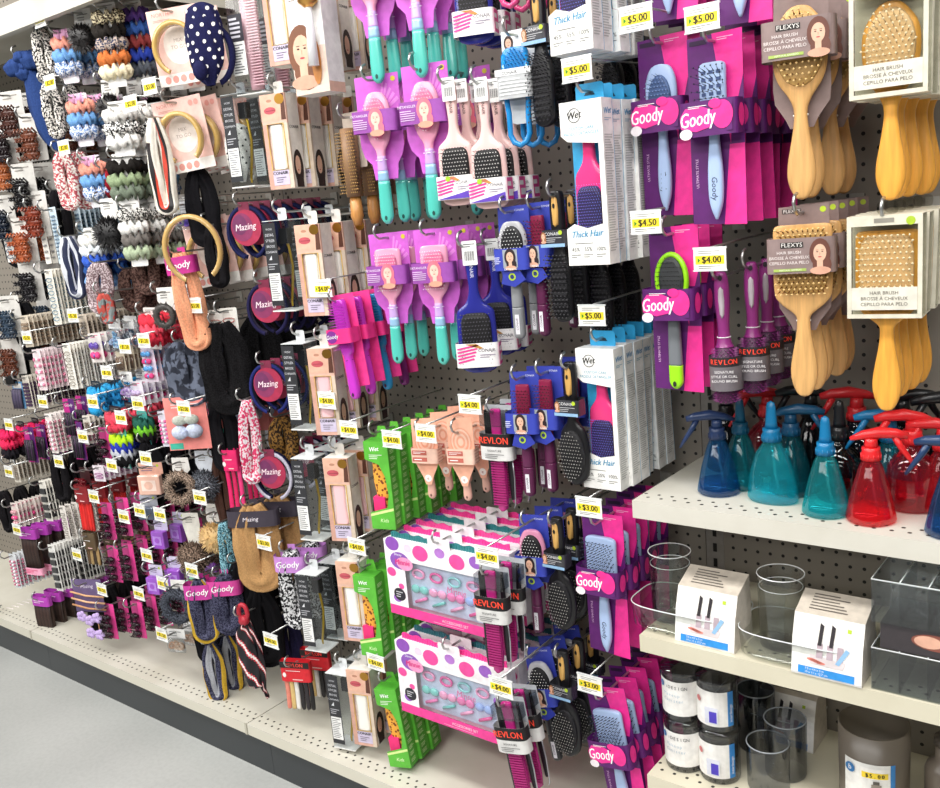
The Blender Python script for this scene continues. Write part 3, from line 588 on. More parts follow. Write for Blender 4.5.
def iron_box(tool='#f4f2ec', hair='#2d1c1c'):
    """photo-printed carton with a shaped window"""
    def fn():
        w, d, H = .062, .05, .198; t = -.014; bx = MB(); y = -d; c = '#ece7de'
        bx.box(-w/2, w/2, y+.006, 0, t-H, t, c)
        for q in (bx,):
            q.prism([(-w/2, t-.062), (-w/2, t-H), (-w/2+.012, t-H), (-w/2+.012, t-.062)], y, y+.006, '#cfa08f'); q.prism([(w/2-.01, t-.062), (w/2-.01, t-H), (w/2, t-H), (w/2, t-.062)], y, y+.006, '#d8c7b3')
            q.box(-w/2, w/2, y, y+.006, t-.062, t, '#e2b9a6'); q.box(-w/2+.012, w/2-.01, y, y+.006, t-H, t-.165, '#d9ab9a')
        e = y-.0003; bx.rect(-.03, .03, t-.055, t-.001, e, '#e3b49c'); bx.disc(-.008, t-.034, .015, .0075, e-.0003, '#c25560', 14); bx.disc(-.008, t-.014, .007, .003, e-.0002, '#b9836c', 10); bx.decal([(.018, t-.055), (.03, t-.055), (.03, t-.001), (.022, t-.001)], e-.0002, '#5a3426'); bx.rect(-.018, .006, t-.0348, t-.0338, e-.0006, '#7c2f38'); bx.disc(.018, t-.012, .012, .011, e-.0003, '#b98a3d:metal', 12)
        bx.rect(-w/2+.012, w/2-.01, t-.19, t-.158, e-.0004, '#cfc4dc'); bx.text('CONAIR', -.0, t-.165, e-.0008, .009, '#1e1c22', 0, 0, 1.1, .0003); bx.lines(-.012, .014, t-.172, t-.186, e-.0008, '#6f6879', 3)
        side(bx, w/2+.0004, -d/2, 0); bx.text('CONAIR', 0, t-.07, 0, .0085, '#3b3838', 0, 0, 1.1, .0002); bx.disc(0, t-.155, .019, .038, 0, hair, 18); bx.disc(-.002, t-.15, .0105, .02, -.0003, '#e6bba2', 14); bx.disc(-.003, t-.161, .0028, .0014, -.0006, '#b2434c', 8); bx.rect(-.014, .014, t-.197, t-.18, -.0002, hair); bx.M = Matrix()
        tab = MB(); tab.prism(rr(-.012, .012, t, .014, .005), -.02, -.019, '#e3dfd8')
        b = MB(); body([(t-.064, .013), (t-.07, .015), (t-.11, .013), (t-.15, .0155), (t-.157, .014)], .01, tool+':gloss', mb=b, y=y+.006, p=4); 
        fr = MB()
        fr.tube([(-w/2+.012, y-.0008, t-.062), (w/2-.01, y-.0008, t-.062), (w/2-.01, y-.0008, t-.158), (-w/2+.012, y-.0008, t-.158)], .0012, '#d9b45a', 4, True)
        return 'boxed_hair_iron', [('carton', bx, None, [('hang_tab', tab), ('window_trim', fr)]), ('iron', b)]
    return fn
def photo_box():
    """tall white carton with a woman's picture and a round brush in front"""
    w, d, H = .085, .055, .3; t = -.015; bx = MB(); y = -d; bx.box(-w/2, w/2, y, 0, t-H, t, '#efedea'); e = y-.0004
    bx.rect(-w/2, w/2, t-H, t-H+.09, e, '#e4cdbd'); portrait(bx, -.016, t-H+.085, e-.0003, .07, '#7a4b32'); bx.disc(.018, t-H+.06, .012, .045, e-.002, '#c07c3a', 14)
    side(bx, w/2+.0004, -d/2, 0); bx.rect(-.027, .027, t-H, t-H+.02, 0, '#d8b49e'); bx.M = Matrix()
    tab = MB(); tab.prism(rr(-.012, .012, t, .014, .005), -.02, -.019, '#e3dfd8')
    b = MB(); b.tube([(.022, y-.014, t-.13), (.02, y-.014, t-.25)], [.007, .011], '#f4f4f6:gloss', 10); b.loft([(.022, y-.014, z, r, r) for z, r in ((t-.14, .008), (t-.13, .02), (t-.06, .022), (t-.05, .01))], '#d9a65b:metal', 12)
    br = bristles(t-.09, .042, .08, y-.034, .009, '#4a2c18', None, 9, 12, 'oval', .001, .3); 
    return 'boxed_round_brush', [('carton', bx, None, [('hang_tab', tab)]), ('round_brush', b, None, [('bristles', br)])]
def kit_box(wv='#ee3f97'):
    """wide white gift carton with pink dots, window and hair things inside; the header card is ribbed"""
    def fn():
        w, d, H = .31, .03, .175; t = -.01; bx = MB(); y = -d; wh = '#f6f0f3'
        bx.box(-w/2, w/2, -.002, 0, t-H, t, wh); bx.box(-w/2, w/2, y, -.002, t-.001, t, wh); bx.box(-w/2, w/2, y, -.002, t-H, t-H+.001, '#ec3f95'); bx.box(w/2-.001, w/2, y, -.002, t-H, t, wh); bx.box(-w/2, -w/2+.001, y, -.002, t-H, t, wh)
        X0, X1, Z0, Z1 = -w/2+.055, w/2-.035, t-H+.022, t-.044
        bx.box(-w/2, w/2, y-.0008, y, Z1, t, wh); bx.box(-w/2, w/2, y-.0008, y, t-H, Z0, '#ec3f95'); bx.box(-w/2, X0, y-.0008, y, Z0, Z1, wh); bx.box(X1, w/2, y-.0008, y, Z0, Z1, wh); e = y-.0011
        r = random.Random(4)
        for x, z, q, c in ((-.13, .0, .02, '#8e4fb5'), (-.085, -.012, .011, '#f1d2e4'), (-.05, -.018, .022, '#ef4d9d'), (.005, -.008, .014, '#b77bd0'), (.05, -.02, .021, '#ef4d9d'), (.1, -.012, .017, '#9a5fc0'), (.135, -.03, .016, '#ef4d9d'), (-.14, -.075, .013, '#ef4d9d'), (-.13, -.135, .012, '#9a5fc0'), (.132, -.075, .017, '#9a5fc0'), (.14, -.12, .013, '#ef4d9d'), (-.115, -.105, .008, '#ef4d9d')): bx.disc(x, t+z-.008 if z == 0 else t+z, q, q*.8, e, c, 20)
        bx.disc(-.112, t-.045, .028, .02, e-.0003, '#8b55b5', 20); bx.disc(-.098, t-.05, .024, .015, e-.0005, '#f19cc6', 20); bx.text('Minnie', -.104, t-.048, e-.0008, .018, '#e01f80', .2, .05, .9, .0004); bx.text('Disney', -.115, t-.031, e-.0008, .008, '#ffffff', .1)
        bx.disc(-.122, t-.125, .017, .015, e-.0004, '#24222b', 20); bx.lines(-.132, -.112, t-.117, t-.133, e-.0007, '#d9d9df', 3)
        bx.text('ACCESSORIES SET', .03, t-H+.012, e-.0003, .009, '#ffe3f1'); bx.lines(-.03, .09, t-H+.0065, t-H+.0035, e-.0003, '#ffc4e0', 1)
        bx.prism(rr(-.03, .03, t-.004, .012, .005), y+.004, y+.005, wh); bx.M = Matrix()
        hd = MB(); n = 40; pts = [(-w/2+.01+(w-.02)*i/n, t+.012+.0022*math.sin(i*1.3)) for i in range(n+1)]
        hd.prism([(-w/2+.01, t-.001)][:1]+[(w/2-.01, t-.001)]+pts[::-1], -.014, -.012, wv)
        for i in range(n): hd.box(pts[i][0], pts[i][0]+.003, -.0155, -.014, t, t+.011, wv)
        it = MB(); it.box(X0, X1, -.017, -.003, Z0, Z1, '#d6e2f5'); yy = -.0215
        for k in range(4):
            x = X0+.03+k*.05; it.tube([(x+.016*math.cos(a*pi/6), yy, Z1-.028+.01*math.sin(a*pi/6)) for a in range(12)], .003, ('#f49cc4', '#e8559f', '#8fd0cf', '#f49cc4')[k]+':gloss', 5, True)
            it.ell(x-.012, yy, Z0+.045, .013, .005, .01, ('#7fd2c6', '#f4a6c9', '#f07ab4', '#9fb9ea')[k]+':gloss', 8, 6); it.ell(x+.012, yy, Z0+.045, .013, .005, .01, ('#7fd2c6', '#f4a6c9', '#f07ab4', '#9fb9ea')[k]+':gloss', 8, 6)
            it.tube([(x-.015, yy, Z0+.014), (x+.018, yy, Z0+.028)], .004, ('#f07ab4', '#6fc7bd', '#f4a6c9', '#ef4f9b')[k]+':gloss', 6)
        it.text('Minnie', (X0+X1)/2+.02, Z1-.052, -.0173, .022, '#ee4fa0', .2, 0, .9)
        return 'hair_accessory_kit', [('carton', bx, None, [('ribbed_header', hd)]), ('hair_accessories', it), ('clear_window', MB().box(X0, X1, y, y+.0004, Z0, Z1, '#fbfcfe:film'))]
    return fn
def band_geo(R, w, m, x=0, y=0, z=0, a0=-62, a1=242, sq=1.18, th=.004, rot=0, n=26, mb=None, wfn=None):
    """hair band: a flat strip bent round, width along y"""
    mb = mb or MB(); v = []; f = []
    for i in range(n+1):
        a = math.radians(a0+(a1-a0)*i/n); k = i/n; ww = w*(wfn(k) if wfn else (.45+.55*math.sin(pi*k)))/2
        for (dr, dy) in ((-th/2, -ww), (th/2*1.6, -ww*.6), (th/2*1.6, ww*.6), (-th/2, ww)):
            v.append((x+(R+dr)*math.cos(a), y+dy, z+(R+dr)*sq*math.sin(a)))
    for i in range(n):
        for j in range(4): q = (j+1) % 4; f.append((i*4+j, i*4+q, (i+1)*4+q, (i+1)*4+j))
    f += [(0, 1, 2, 3), (n*4+3, n*4+2, n*4+1, n*4)]
    return mb.add(v, f, m, True)
def mazing(c1, c2, word='Mazing'):
    def fn():
        c = MB(); c.prism([(-.015, .01), (.015, .01), (.015, -.014), (-.015, -.014)], -.0225, -.0215, '#7d2744'); c.prism([(x, z) for x, _, z in arc(0, -.052, .042, .044, 0, 345, 23)], -.023, -.0215, '#93264a'); c.disc(0, -.052, .0415, .0435, -.0233, '#a82a4c', 30)
        c.disc(-.01, -.05, .03, .034, -.0236, '#87305c', 26); c.disc(-.016, -.044, .02, .024, -.0238, '#6e2d5a', 22); c.text(word, 0, -.05, -.0242, .022, '#f6dfe6', .25, .06, .95, .0002)
        b = band_geo(.052, .018, c1, 0, -.010, -.064, -75, 255, 1.15, .006)
        t = band_geo(.053, .005, c2, 0, -.0195, -.064, -73, 253, 1.15, .006)
        return 'carded_headband', [('round_card', c), ('headband', b, None, [('satin_trim', t)])]
    return fn
def gold_band_card(knot=False):
    def fn():
        w, H = .125, .17; c = MB(); c.prism([(-w/2, .012), (w/2, .012), (w/2, .012-H), (-w/2, .012-H)], 0, .0012, '#f2c9bf')
        c.rect(-w/2, w/2, .012-H, .038-H, -.0003, '#f4efe9'); c.disc(0, -.07, .036, .044, -.0003, '#f7ede6', 24); c.text('MIX', 0, -.06, -.0006, .012, '#b9a79c'); c.text('TO GO', 0, -.075, -.0006, .012, '#b9a79c')
        for k in range(4): c.disc(-.042+k*.019, .025-H, .0075, .0085, -.0006, '#e79f94', 12)
        c.text('NORTH', -.03, 0, -.0004, .012, '#d78577'); c.lines(-.05, -.01, -.01, -.016, -.0004, '#d78577', 2)
        for k in (0, 1): c.disc(.035+k*.014, -.004, .006, .007, -.0006, '#e79f94', 10)
        g = '#cda963:gloss'; parts = [('card', c)]
        b = band_geo(.05, .03, g, -.0, -.02, -.082, -58, 238, 1.12, .007); parts.append(('headband', b, 'matte gold padded headband'))
        return 'carded_headband', parts
    return fn
def knot_band(m, dot, k=1.0):
    def fn():
        b = MB(); prof = interp([(-.155, .010), (-.14, .016), (-.11, .034), (-.07, .042), (-.03, .042), (0, .032), (.012, .014), (.015, .001)], 5)
        fold = lambda a, z: 1+.07*math.sin(7*a+z*60)
        v = []; f = []; s = 40
        def P(a, z, w, o=0): q = (w+o)*fold(a, z); return (q*math.cos(a), -.02+(w*.6+o)*fold(a, z)*math.sin(a), z)
        for z, w in prof:
            for i in range(s): v.append(P(2*pi*i/s, z, w))
        for r in range(len(prof)-1):
            for i in range(s): q = (i+1) % s; f.append((r*s+i, r*s+q, (r+1)*s+q, (r+1)*s+i))
        b.add(v, f, m, True)
        for r in range(9):
            z = -.135+r*.0165; w = min(prof, key=lambda q: abs(q[0]-z))[1]
            n = max(3, int(w/.0042))
            for i in range(n):
                a = 2*pi*(i+.5*(r % 2))/n; h = .0042*k/max(w, .01)
                ring = [P(a+h*math.cos(2*pi*t/10), z+.0042*k*math.sin(2*pi*t/10), w, .0006) for t in range(10)]; b.add(ring, [tuple(range(10))], dot)
        b.ell(-.006, -.046, -.126, .017, .012, .02, m, 12, 8, lambda a, b_: 1+.08*math.sin(5*a)); t = band_geo(.05, .022, m, 0, .0, -.09, -75, 255, 1.2, .006)
        return 'knotted_headband', [('wide_front', b), ('band', t)]
    return fn
def cloth_strip(pts, w, m, th=.005, mb=None, ph=0, stripes=None, wr=.14, seg=12, sub=5):
    """a soft folded strip of fabric along pts, wide in x; stripes(i)->material"""
    mb = mb or MB(); P = interp([tuple(p) for p in pts], sub); n = len(P); v = []; f = []
    for i, p in enumerate(P):
        x, y, z = p[:3]; k = p[3] if len(p) > 3 else 1
        for j in range(seg):
            a = 2*pi*j/seg; c, s = math.cos(a), math.sin(a)
            rp = 1+wr*math.sin(3*a+i*.35+ph)+wr*.6*math.sin(5*a-i*.6+ph*2)
            v.append((x+w/2*k*c*rp, y+th*s*(1+.5*math.sin(4*c+i*.3+ph)), z))
    for i in range(n-1):
        for j in range(seg): q = (j+1) % seg; f.append((i*seg+j, i*seg+q, (i+1)*seg+q, (i+1)*seg+j))
    f += [tuple(range(seg-1, -1, -1)), tuple(range((n-1)*seg, n*seg))]
    mm = (lambda fi: stripes(fi % seg, fi//seg)) if stripes else m
    return mb.add(v, f, mm, True)
def wrap(m, L=.2, w=.05, stripes=None, name='head_wrap', header=None, dbl=True, pinch=.45, inner='same'):
    """hanging fabric head wrap: a soft pleated loop, gathered over the hook and rounded at the foot"""
    def fn():
        b = MB(); hw = w*.27; a0 = w*.23; n = 14; path = []
        for i in range(n+1): t = i/n; s = min(1, .25+t*2.2); path.append((-a0*s*(1-.0*t), -.014-.01*math.sin(pi*t), -t*(L-a0), pinch+(1-pinch)*min(1, t*3)))
        for i in range(1, 10): q = pi+pi*i/10; path.append((a0*math.cos(q), -.014, -(L-a0)+a0*1.1*math.sin(q), 1))
        for i in range(n+1): t = 1-i/n; s = min(1, .25+t*2.2); path.append((a0*s, -.012+.006*math.sin(pi*t), -t*(L-a0), pinch+(1-pinch)*min(1, t*3)))
        seg = 20; v = []; f = []; N = len(path)
        for i, (x, y, z, k) in enumerate(path):
            p = path[max(0, i-1)]; q = path[min(N-1, i+1)]; tx, tz = q[0]-p[0], q[2]-p[2]; l = math.hypot(tx, tz) or 1; nx, nz = tz/l, -tx/l
            for j in range(seg):
                g = 2*pi*j/seg; c_, s_ = math.cos(g), math.sin(g); u = hw*k*c_*(1+.06*math.sin(i*.9)); d = (.007+.0035*math.sin(6*g+i*.25)+.002*math.sin(11*g-i*.5))*s_*1.6
                v.append((x+nx*u, y+d*(1.2 if k < .9 else 1)+.002*math.sin(9*c_+i*.2), z+nz*u))
        for i in range(N-1):
            for j in range(seg): q = (j+1) % seg; f.append((i*seg+j, i*seg+q, (i+1)*seg+q, (i+1)*seg+j))
        f += [tuple(range(seg-1, -1, -1)), tuple(range((N-1)*seg, N*seg))]
        b.add(v, f, (lambda fi: stripes(int((fi % seg)*12/seg), fi//seg)) if stripes else m, True)
        if not header: return name, [('fabric', b)]
        c = MB(); c.loft([(0, -.014, -.05, w*.56, .022), (0, -.014, -.008, w*.56, .022)], header, 24, 3.5, caps=False, smooth=False); c.rect(-.01, .01, -.008, .014, -.003, header)
        c.text('Goody', 0, -.029, -.0368, .024, '#ffffff', .2, .06, .95, .0004) if header != '#3b3440' else c.text('Mazing', 0, -.029, -.0368, .015, '#e9e2ea', .2, .04)
        return name, [('fabric', b), ('header_band', c)]
    return fn
def tie_scarf():
    a = '#15131a:cloth'
    def st(j, i): k = (i+(j if j < 18 else 36-j)) % 13; return '#c7283a' if k in (0, 3) else '#f0e9e6' if k in (1, 2) else '#15131a'
    b = MB(); b.ell(0, -.02, -.012, .014, .012, .014, '#b8283a', 10, 8, lambda a, b_: 1+.15*math.sin(4*a))
    cloth_strip([(0, -.02, -.018, .25), (-.008, -.02, -.05, .8), (-.004, -.02, -.12, 1.1), (.004, -.02, -.19, .8), (.008, -.02, -.2, .5)], .05, a, .008, b, 0, st, .05, 36, 12)
    cloth_strip([(.006, -.008, -.018, .2), (.018, -.01, -.08, .6), (.022, -.01, -.16, .7), (.024, -.012, -.21, .3), (.034, -.012, -.235, .1)], .04, a, .006, b, 1, st, .05, 36, 12)
    l = MB(); l.tube([(x, -.02, z) for x, _, z in arc(0, .01, .012, .022, 0, 345, 14)], .006, '#b8283a', 8, True)
    return 'striped_hair_scarf', [('fabric', b), ('elastic_loop', l)]
def bow_scarf(m):
    def fn():
        b = MB()
        for k, (x, z, rx, rz) in enumerate(((-.028, -.02, .03, .022), (.022, -.012, .03, .024), (-.006, -.038, .024, .018), (0, 0, .02, .016), (.0, -.022, .014, .014))): b.ell(x, -.02-.006*(k % 2), z, rx, .016, rz, m, 30, 14, lambda a, c, k=k: 1+.13*math.sin(9*a+k*2)*math.cos(c)+.06*math.sin(6*c+k))
        t = MB(); cloth_strip([(.006, -.02, -.03, .5), (.012, -.02, -.09, 1), (.018, -.02, -.16, 1.05), (.024, -.018, -.22, .7), (.028, -.018, -.25, .15)], .062, m, .008, t, 0)
        cloth_strip([(.02, -.006, -.03, .5), (.034, -.008, -.1, .8), (.04, -.008, -.18, .8), (.04, -.008, -.23, .2)], .045, m, .007, t, 2)
        return 'bow_hair_scarf', [('bow', b), ('tails', t)]
    return fn
def ruffle(mb, x, y, z, R, ry, r, m, k=13, seg=52, ph=0):
    v = []; f = []; s = 8
    for i in range(seg):
        a = 2*pi*i/seg; rad = 1+.09*math.sin(k*a+ph)+.05*math.sin(5*a+ph*2); dz = .35*r*math.sin(k*a*1.0+ph+1)
        for j in range(s):
            b = 2*pi*j/s; q = r*(1+.35*math.sin(k*a+ph+b)); v.append((x+(R*rad+q*math.cos(b))*math.cos(a), y+(ry*rad+q*math.cos(b))*math.sin(a), z+q*1.15*math.sin(b)+dz))
    for i in range(seg):
        for j in range(s): p = (i+1) % seg; q = (j+1) % s; f.append((i*s+j, i*s+q, p*s+q, p*s+j))
    return mb.add(v, f, m, True)
def scrunchies(cols, w=.05, card='#f2f1ee', bow=None, step=.032, r=.0115):
    """card sleeve carrying ruffled hair scrunchies one under another; each is a part"""
    def fn():
        n = len(cols); H = .03+n*step; c = MB(); c.prism(rr(-w*.42, w*.42, .014-H-.01, .014, .004), -.0008, .0008, card)
        c.rect(-w*.3, w*.3, .014-H-.008, .014-H+.004, -.0011, '#ffffff'); c.lines(-w*.3, w*.3, .01, .0, -.0012, '#8d8984', 2); parts = [('card', c)]
        for i, m in enumerate(cols): parts.append(('scrunchie', ruffle(MB(), 0, 0, -.022-i*step, w*.48, .011, r, m if ':' in m else m+':cloth', 9, 40, i*1.7)))
        if bow:
            b = MB()
            for s in (-1, 1): b.decal([(0, .0), (s*.02, .014), (s*.022, -.01), (0, -.014)], -.016, bow); b.loft([(s*.01, -.016, z, .008, .003) for z in (-.012, .01)], bow, 8)
            parts.append(('ribbon_tab', b))
        return 'scrunchie_set', parts
    return fn
def fluffy(m, R=.032, card='#f3f1ec', ring=False, H=.05):
    def fn():
        c = MB(); c.prism([(-.024, .014), (.024, .014), (.026, -.02), (.01, -H*.9), (-.01, -H*.9), (-.026, -.02)], 0, .001, card); c.lines(-.016, .016, .004, -.016, -.0004, '#8f8b86', 3)
        b = MB(); r = random.Random(11); z0 = -H*.62-R*.8
        for k in range(420):
            a = r.uniform(0, 2*pi); q = r.uniform(-1, 1); s = math.sqrt(1-q*q); d = Vector((s*math.cos(a), s*math.sin(a)*.55, q)); p = Vector((0, -.018, z0))+d*R*.75
            if ring:
                p = Vector((R*.72*math.cos(a), -.018, z0+R*.72*math.sin(a))); b2 = r.uniform(0, 2*pi); d = Vector((math.cos(a)*math.cos(b2), -abs(math.sin(b2))*.8, math.sin(a)*math.cos(b2)))
            e = p+d*R*.36+Vector((r.uniform(-1, 1), r.uniform(-1, 1), r.uniform(-1, 1)))*R*.12; t = d.orthogonal().normalized()*R*.085; u = d.cross(t)
            b.add([tuple(p+t), tuple(p-t*.5+u*.8), tuple(p-t*.5-u*.8), tuple(e)], [(0, 1, 3), (1, 2, 3), (2, 0, 3)], m)
        if ring: b.tube([(R*.72*math.cos(i*pi/9), -.018, z0+R*.72*math.sin(i*pi/9)) for i in range(18)], R*.24, m, 8, True)
        else: b.ell(0, -.018, z0, R*.82, R*.5, R*.82, m, 12, 8)
        return 'fluffy_scrunchie', [('card', c), ('scrunchie', b)]
    return fn
def clip_card(card='#eeebe4', clip='#3a3a3e', w=.038, H=.1, kind='pins', rows=6, extra=None, n=3):
    """slim card with rows of grips, clips, pins or elastics"""
    def fn():
        c = MB(); c.prism(rr(-w/2, w/2, .01-H, .01, .002), 0, .0008, card); c.lines(-w*.3, w*.3, .006, -.004, -.0003, extra or '#a79f96', 2); b = MB(); r = random.Random(5)
        z1 = -.012; dz = (H-.03)/rows; m = clip if ':' in clip else clip+':gloss'
        for i in range(rows):
            z = z1-dz*(i+.5)
            if kind == 'pins': b.tube([(-w*.32, -.0025, z), (w*.32, -.0035, z+.0015)], .0013, m, 4); b.tube([(-w*.32, -.0025, z+.003), (w*.3, -.003, z+.004)], .0008, m, 4)
            elif kind == 'snap': b.tube([(x, -.003, q) for x, _, q in arc(0, z, w*.36, dz*.32, 20, 340, 8)], .0012, m, 4)
            elif kind == 'bar': b.box(-w*.38, w*.38, -.006, -.001, z-dz*.33, z+dz*.33, m)
            elif kind == 'bead':
                for k in range(n): b.ell(-w*.3+w*.6*k/max(1, n-1), -.004, z, .0045, .004, min(.006, dz*.4), (m if k % 2 == 0 else (extra or clip)+':gloss'), 7, 5)
            elif kind == 'long':
                if i < 5: x = -w*.36+w*.18*i; b.tube([(x, -.004, z1-.004), (x+.001*math.sin(i), -.006, .01-H+.006)], .0028, m, 5)
            elif kind == 'bow':
                for s in (-1, 1): b.ell(s*w*.17, -.007, z, w*.19, .006, dz*.36, (m if i % 2 == 0 else (extra or clip)+':cloth'), 8, 6, lambda a, q: 1+.12*math.sin(5*a))
                b.ell(0, -.01, z, .004, .004, .005, m, 6, 5)
        return 'hair_clip_card', [('card', c), ('hair_clips', b)]
    return fn
def elastics(cols, w=.05, H=.07, card='#f4f2ee', top='#e9e5df', fat=.0035):
    def fn():
        c = MB(); c.prism(rr(-w/2, w/2, .01-H, .01, .003), 0, .0008, card); c.rect(-w*.4, w*.4, -.012, .004, -.0004, top); b = MB()
        for i in range(10):
            m = cols[i % len(cols)]; x = -w*.4+w*.8*i/9
            b.tube([(x, -.004, -.015), (x+.002, -.009, -.02), (x, -.010, -H*.5), (x-.002, -.008, .012-H)], fat, m, 6)
        return 'hair_elastic_card', [('card', c), ('hair_elastics', b)]
    return fn
def claw(m, card='#efece6', w=.045, H=.09, big=1, n=2, strip=None):
    def fn():
        c = MB(); c.prism(rr(-w/2, w/2, .01-H, .01, .002), 0, .0008, card); c.lines(-w*.35, w*.3, .005, -.006, -.0003, '#9a938c', 2); b = MB(); mm = m+':gloss'
        if strip: c.rect(w*.1, w/2, .01-H, .01, -.0004, strip)
        for q in range(n):
            z = -.03-q*(H-.035)/max(1, n)
            b.ell(0, -.012, z, w*.36, .009, .006, mm, 12, 6)
            for k in range(6):
                x = -w*.34+w*.68*k/5
                for s in (-1, 1): b.tube([(x, -.012, z+s*.003), (x*1.08, -.024, z+s*.011), (x*1.05, -.03, z+s*.004)], [.0022, .0018, .0007], mm, 5)
            b.box(-.004, .004, -.02, -.01, z-.008, z+.008, mm)
        return 'hair_claw_card', [('card', c), ('claw_clip', b)]
    return fn
def pouch(m, top='#d8c7e6', w=.055, H=.075, round_=False, lid=None):
    def fn():
        c = MB(); c.prism(rr(-w/2, w/2, -.022, .012, .002), 0, .001, top); c.lines(-w*.4, w*.35, .004, -.014, -.0004, '#7b6b8a', 3); c.disc(w*.3, .003, .004, .004, -.0006, '#b5cf2e', 8)
        b = MB(); b.box(-w*.46, w*.46, -.022, -.001, .012-H, -.02, m+':gloss', .003); b.rect(-w*.3, w*.3, .025-H, -.034, -.0225, lid or '#ffffff'); b.disc(0, (-.02+.012-H)/2, w*.18, w*.16, -.0229, m, 14); p = [('header', c), ('case', b)]
        return 'carded_hair_accessory', p
    return fn
def poly_bag(cols, w=.06, H=.08, top='#f1f1ef', k=14):
    def fn():
        c = MB(); c.prism(rr(-w/2, w/2, -.018, .012, .002), -.001, 0, top); c.lines(-w*.4, w*.3, .006, -.012, -.0014, '#8c8c90', 3); r = random.Random(9); b = MB()
        for i in range(k):
            x = r.uniform(-w*.32, w*.32); z = r.uniform(.02-H+.008, -.03); R = r.uniform(.007, .012)
            b.tube([(x+R*math.cos(a*pi/5), -.006-.004*math.sin(a+i), z+R*.8*math.sin(a*pi/5)) for a in range(10)], .0028, cols[i % len(cols)], 5, True)
        f = MB(); f.loft([(0, -.008, .012-H, w/2, .003), (0, -.008, .02-H, w/2, .008), (0, -.008, -.026, w/2, .009), (0, -.004, -.016, w/2, .003)], '#eef1f4:film', 16, 3, smooth=False)
        return 'bag_of_hair_elastics', [('header', c), ('hair_elastics', b), ('clear_bag', f)]
    return fn
def straps(cols, L=.13, header='#d8222e', word='REVLON', w=.085):
    def fn():
        c = MB(); c.loft([(0, -.008, -.045, w/2, .01), (0, -.008, .012, w/2, .01)], header, 20, 5, caps=False, smooth=False)
        if word: c.rect(-w/2+.001, w/2-.001, -.006, .011, -.0185, '#1b1416' if header == '#d8222e' else header); c.text(word, 0, .002, -.0192, .014 if len(word) > 4 else .018, '#f0453a' if header == '#d8222e' else '#ffffff', 0, 0, .95, .0004)
        c.lines(-w*.3, w*.4, -.012, -.016, -.0187, '#ffffff', 1); c.disc(-w*.36, -.026, .005, .007, -.0187, '#f5e9e6', 10); c.lines(-w*.1, w*.4, -.034, -.042, -.0187, '#f7c9c6', 1)
        b = MB(); n = len(cols)
        for i, m in enumerate(cols):
            x = -w*.4+w*.8*i/max(1, n-1); cloth_strip([(x, -.008, -.035, 1), (x+.002, -.009, -L*.6, 1), (x+.001, -.009, -L, 1), (x, -.006, -L-.008, .4)], w/n*.9, m, .0035, b, i, None, .05, 8)
        return 'hair_tie_pack', [('header', c), ('hair_ties', b)]
    return fn
def thin_band_card():
    """grey-violet card with braided bands and fabric flowers"""
    c = MB(); c.prism([(-.045, .012), (.045, .012), (.045, -.08), (-.045, -.08)], 0, .001, '#6b5a83'); c.text('Mazing', 0, -.008, -.0005, .014, '#e7dff0', .2, .05)
    b = MB()
    for k in range(3): b.tube([(-.05, -.004, -.022-k*.018), (0, -.01, -.03-k*.018), (.05, -.004, -.036-k*.018)], .0026, ('#d9a77b', '#e6b58c', '#c48f65')[k], 6)
    f = MB()
    for x, z in ((-.022, -.088), (.0, -.1), (.024, -.092), (-.002, -.135), (.024, -.14)):
        for q in range(5): a = q*2*pi/5; f.ell(x+.008*math.cos(a), -.012, z+.008*math.sin(a), .008, .004, .008, '#c7aee2:cloth', 8, 5)
    f.tube([(0, -.01, -.1), (0, -.01, -.13)], .0015, '#c48f65', 5); f.tube([(.024, -.01, -.095), (.024, -.01, -.135)], .0015, '#c48f65', 5)
    return 'carded_headband', [('card', c), ('headbands', b), ('fabric_flowers', f)]
def braid(cols, L=.11, header='#b53fb5', foot='#f2a6c2'):
    """bundle of elastics standing as a wide dark block between printed bands"""
    def fn():
        b = MB(); n = 14
        for i in range(n): x = -.027+.054*i/(n-1); b.tube([(x, -.010, -.005), (x, -.013, -L*.5), (x, -.010, -L)], .0032, cols[i % len(cols)], 5)
        b.box(-.029, .029, -.009, -.002, -L, -.005, cols[0])
        h = MB(); h.loft([(0, -.008, -.018, .032, .011), (0, -.008, .01, .032, .011)], header, 18, 4, caps=False, smooth=False); h.lines(-.02, .02, .0, -.01, -.0193, '#f7d9f5', 2)
        f = MB(); f.loft([(0, -.008, -L-.012, .032, .011), (0, -.008, -L+.008, .032, .011)], foot, 18, 4, caps=False, smooth=False); f.lines(-.026, .02, -L+.004, -L-.008, -.0193, '#d92b6f', 3)
        return 'hair_elastic_pack', [('header', h), ('hair_elastics', b), ('foot_band', f)]
    return fn
def pack_card(c1, c2, w=.05, H=.11, word='Goody'):
    def fn():
        c = MB(); c.prism(rr(-w/2, w/2, .012-H, .012, .003), 0, .001, c1); c.decal([(0, .012), (w/2, .012), (w/2, .012-H), (.006, .012-H)], -.0003, c2)
        b = MB()
        for i in range(5): b.tube([(-w*.36+w*.18*i, -.006, -.03), (-w*.36+w*.18*i, -.008, .02-H)], .0036, ('#1c1722', '#3b2440')[i % 2], 6)
        c.text(word, 0, -.008, -.0007, .013, '#ffffff', .2, .05)
        return 'hair_elastic_card', [('card', c), ('hair_elastics', b)]
    return fn
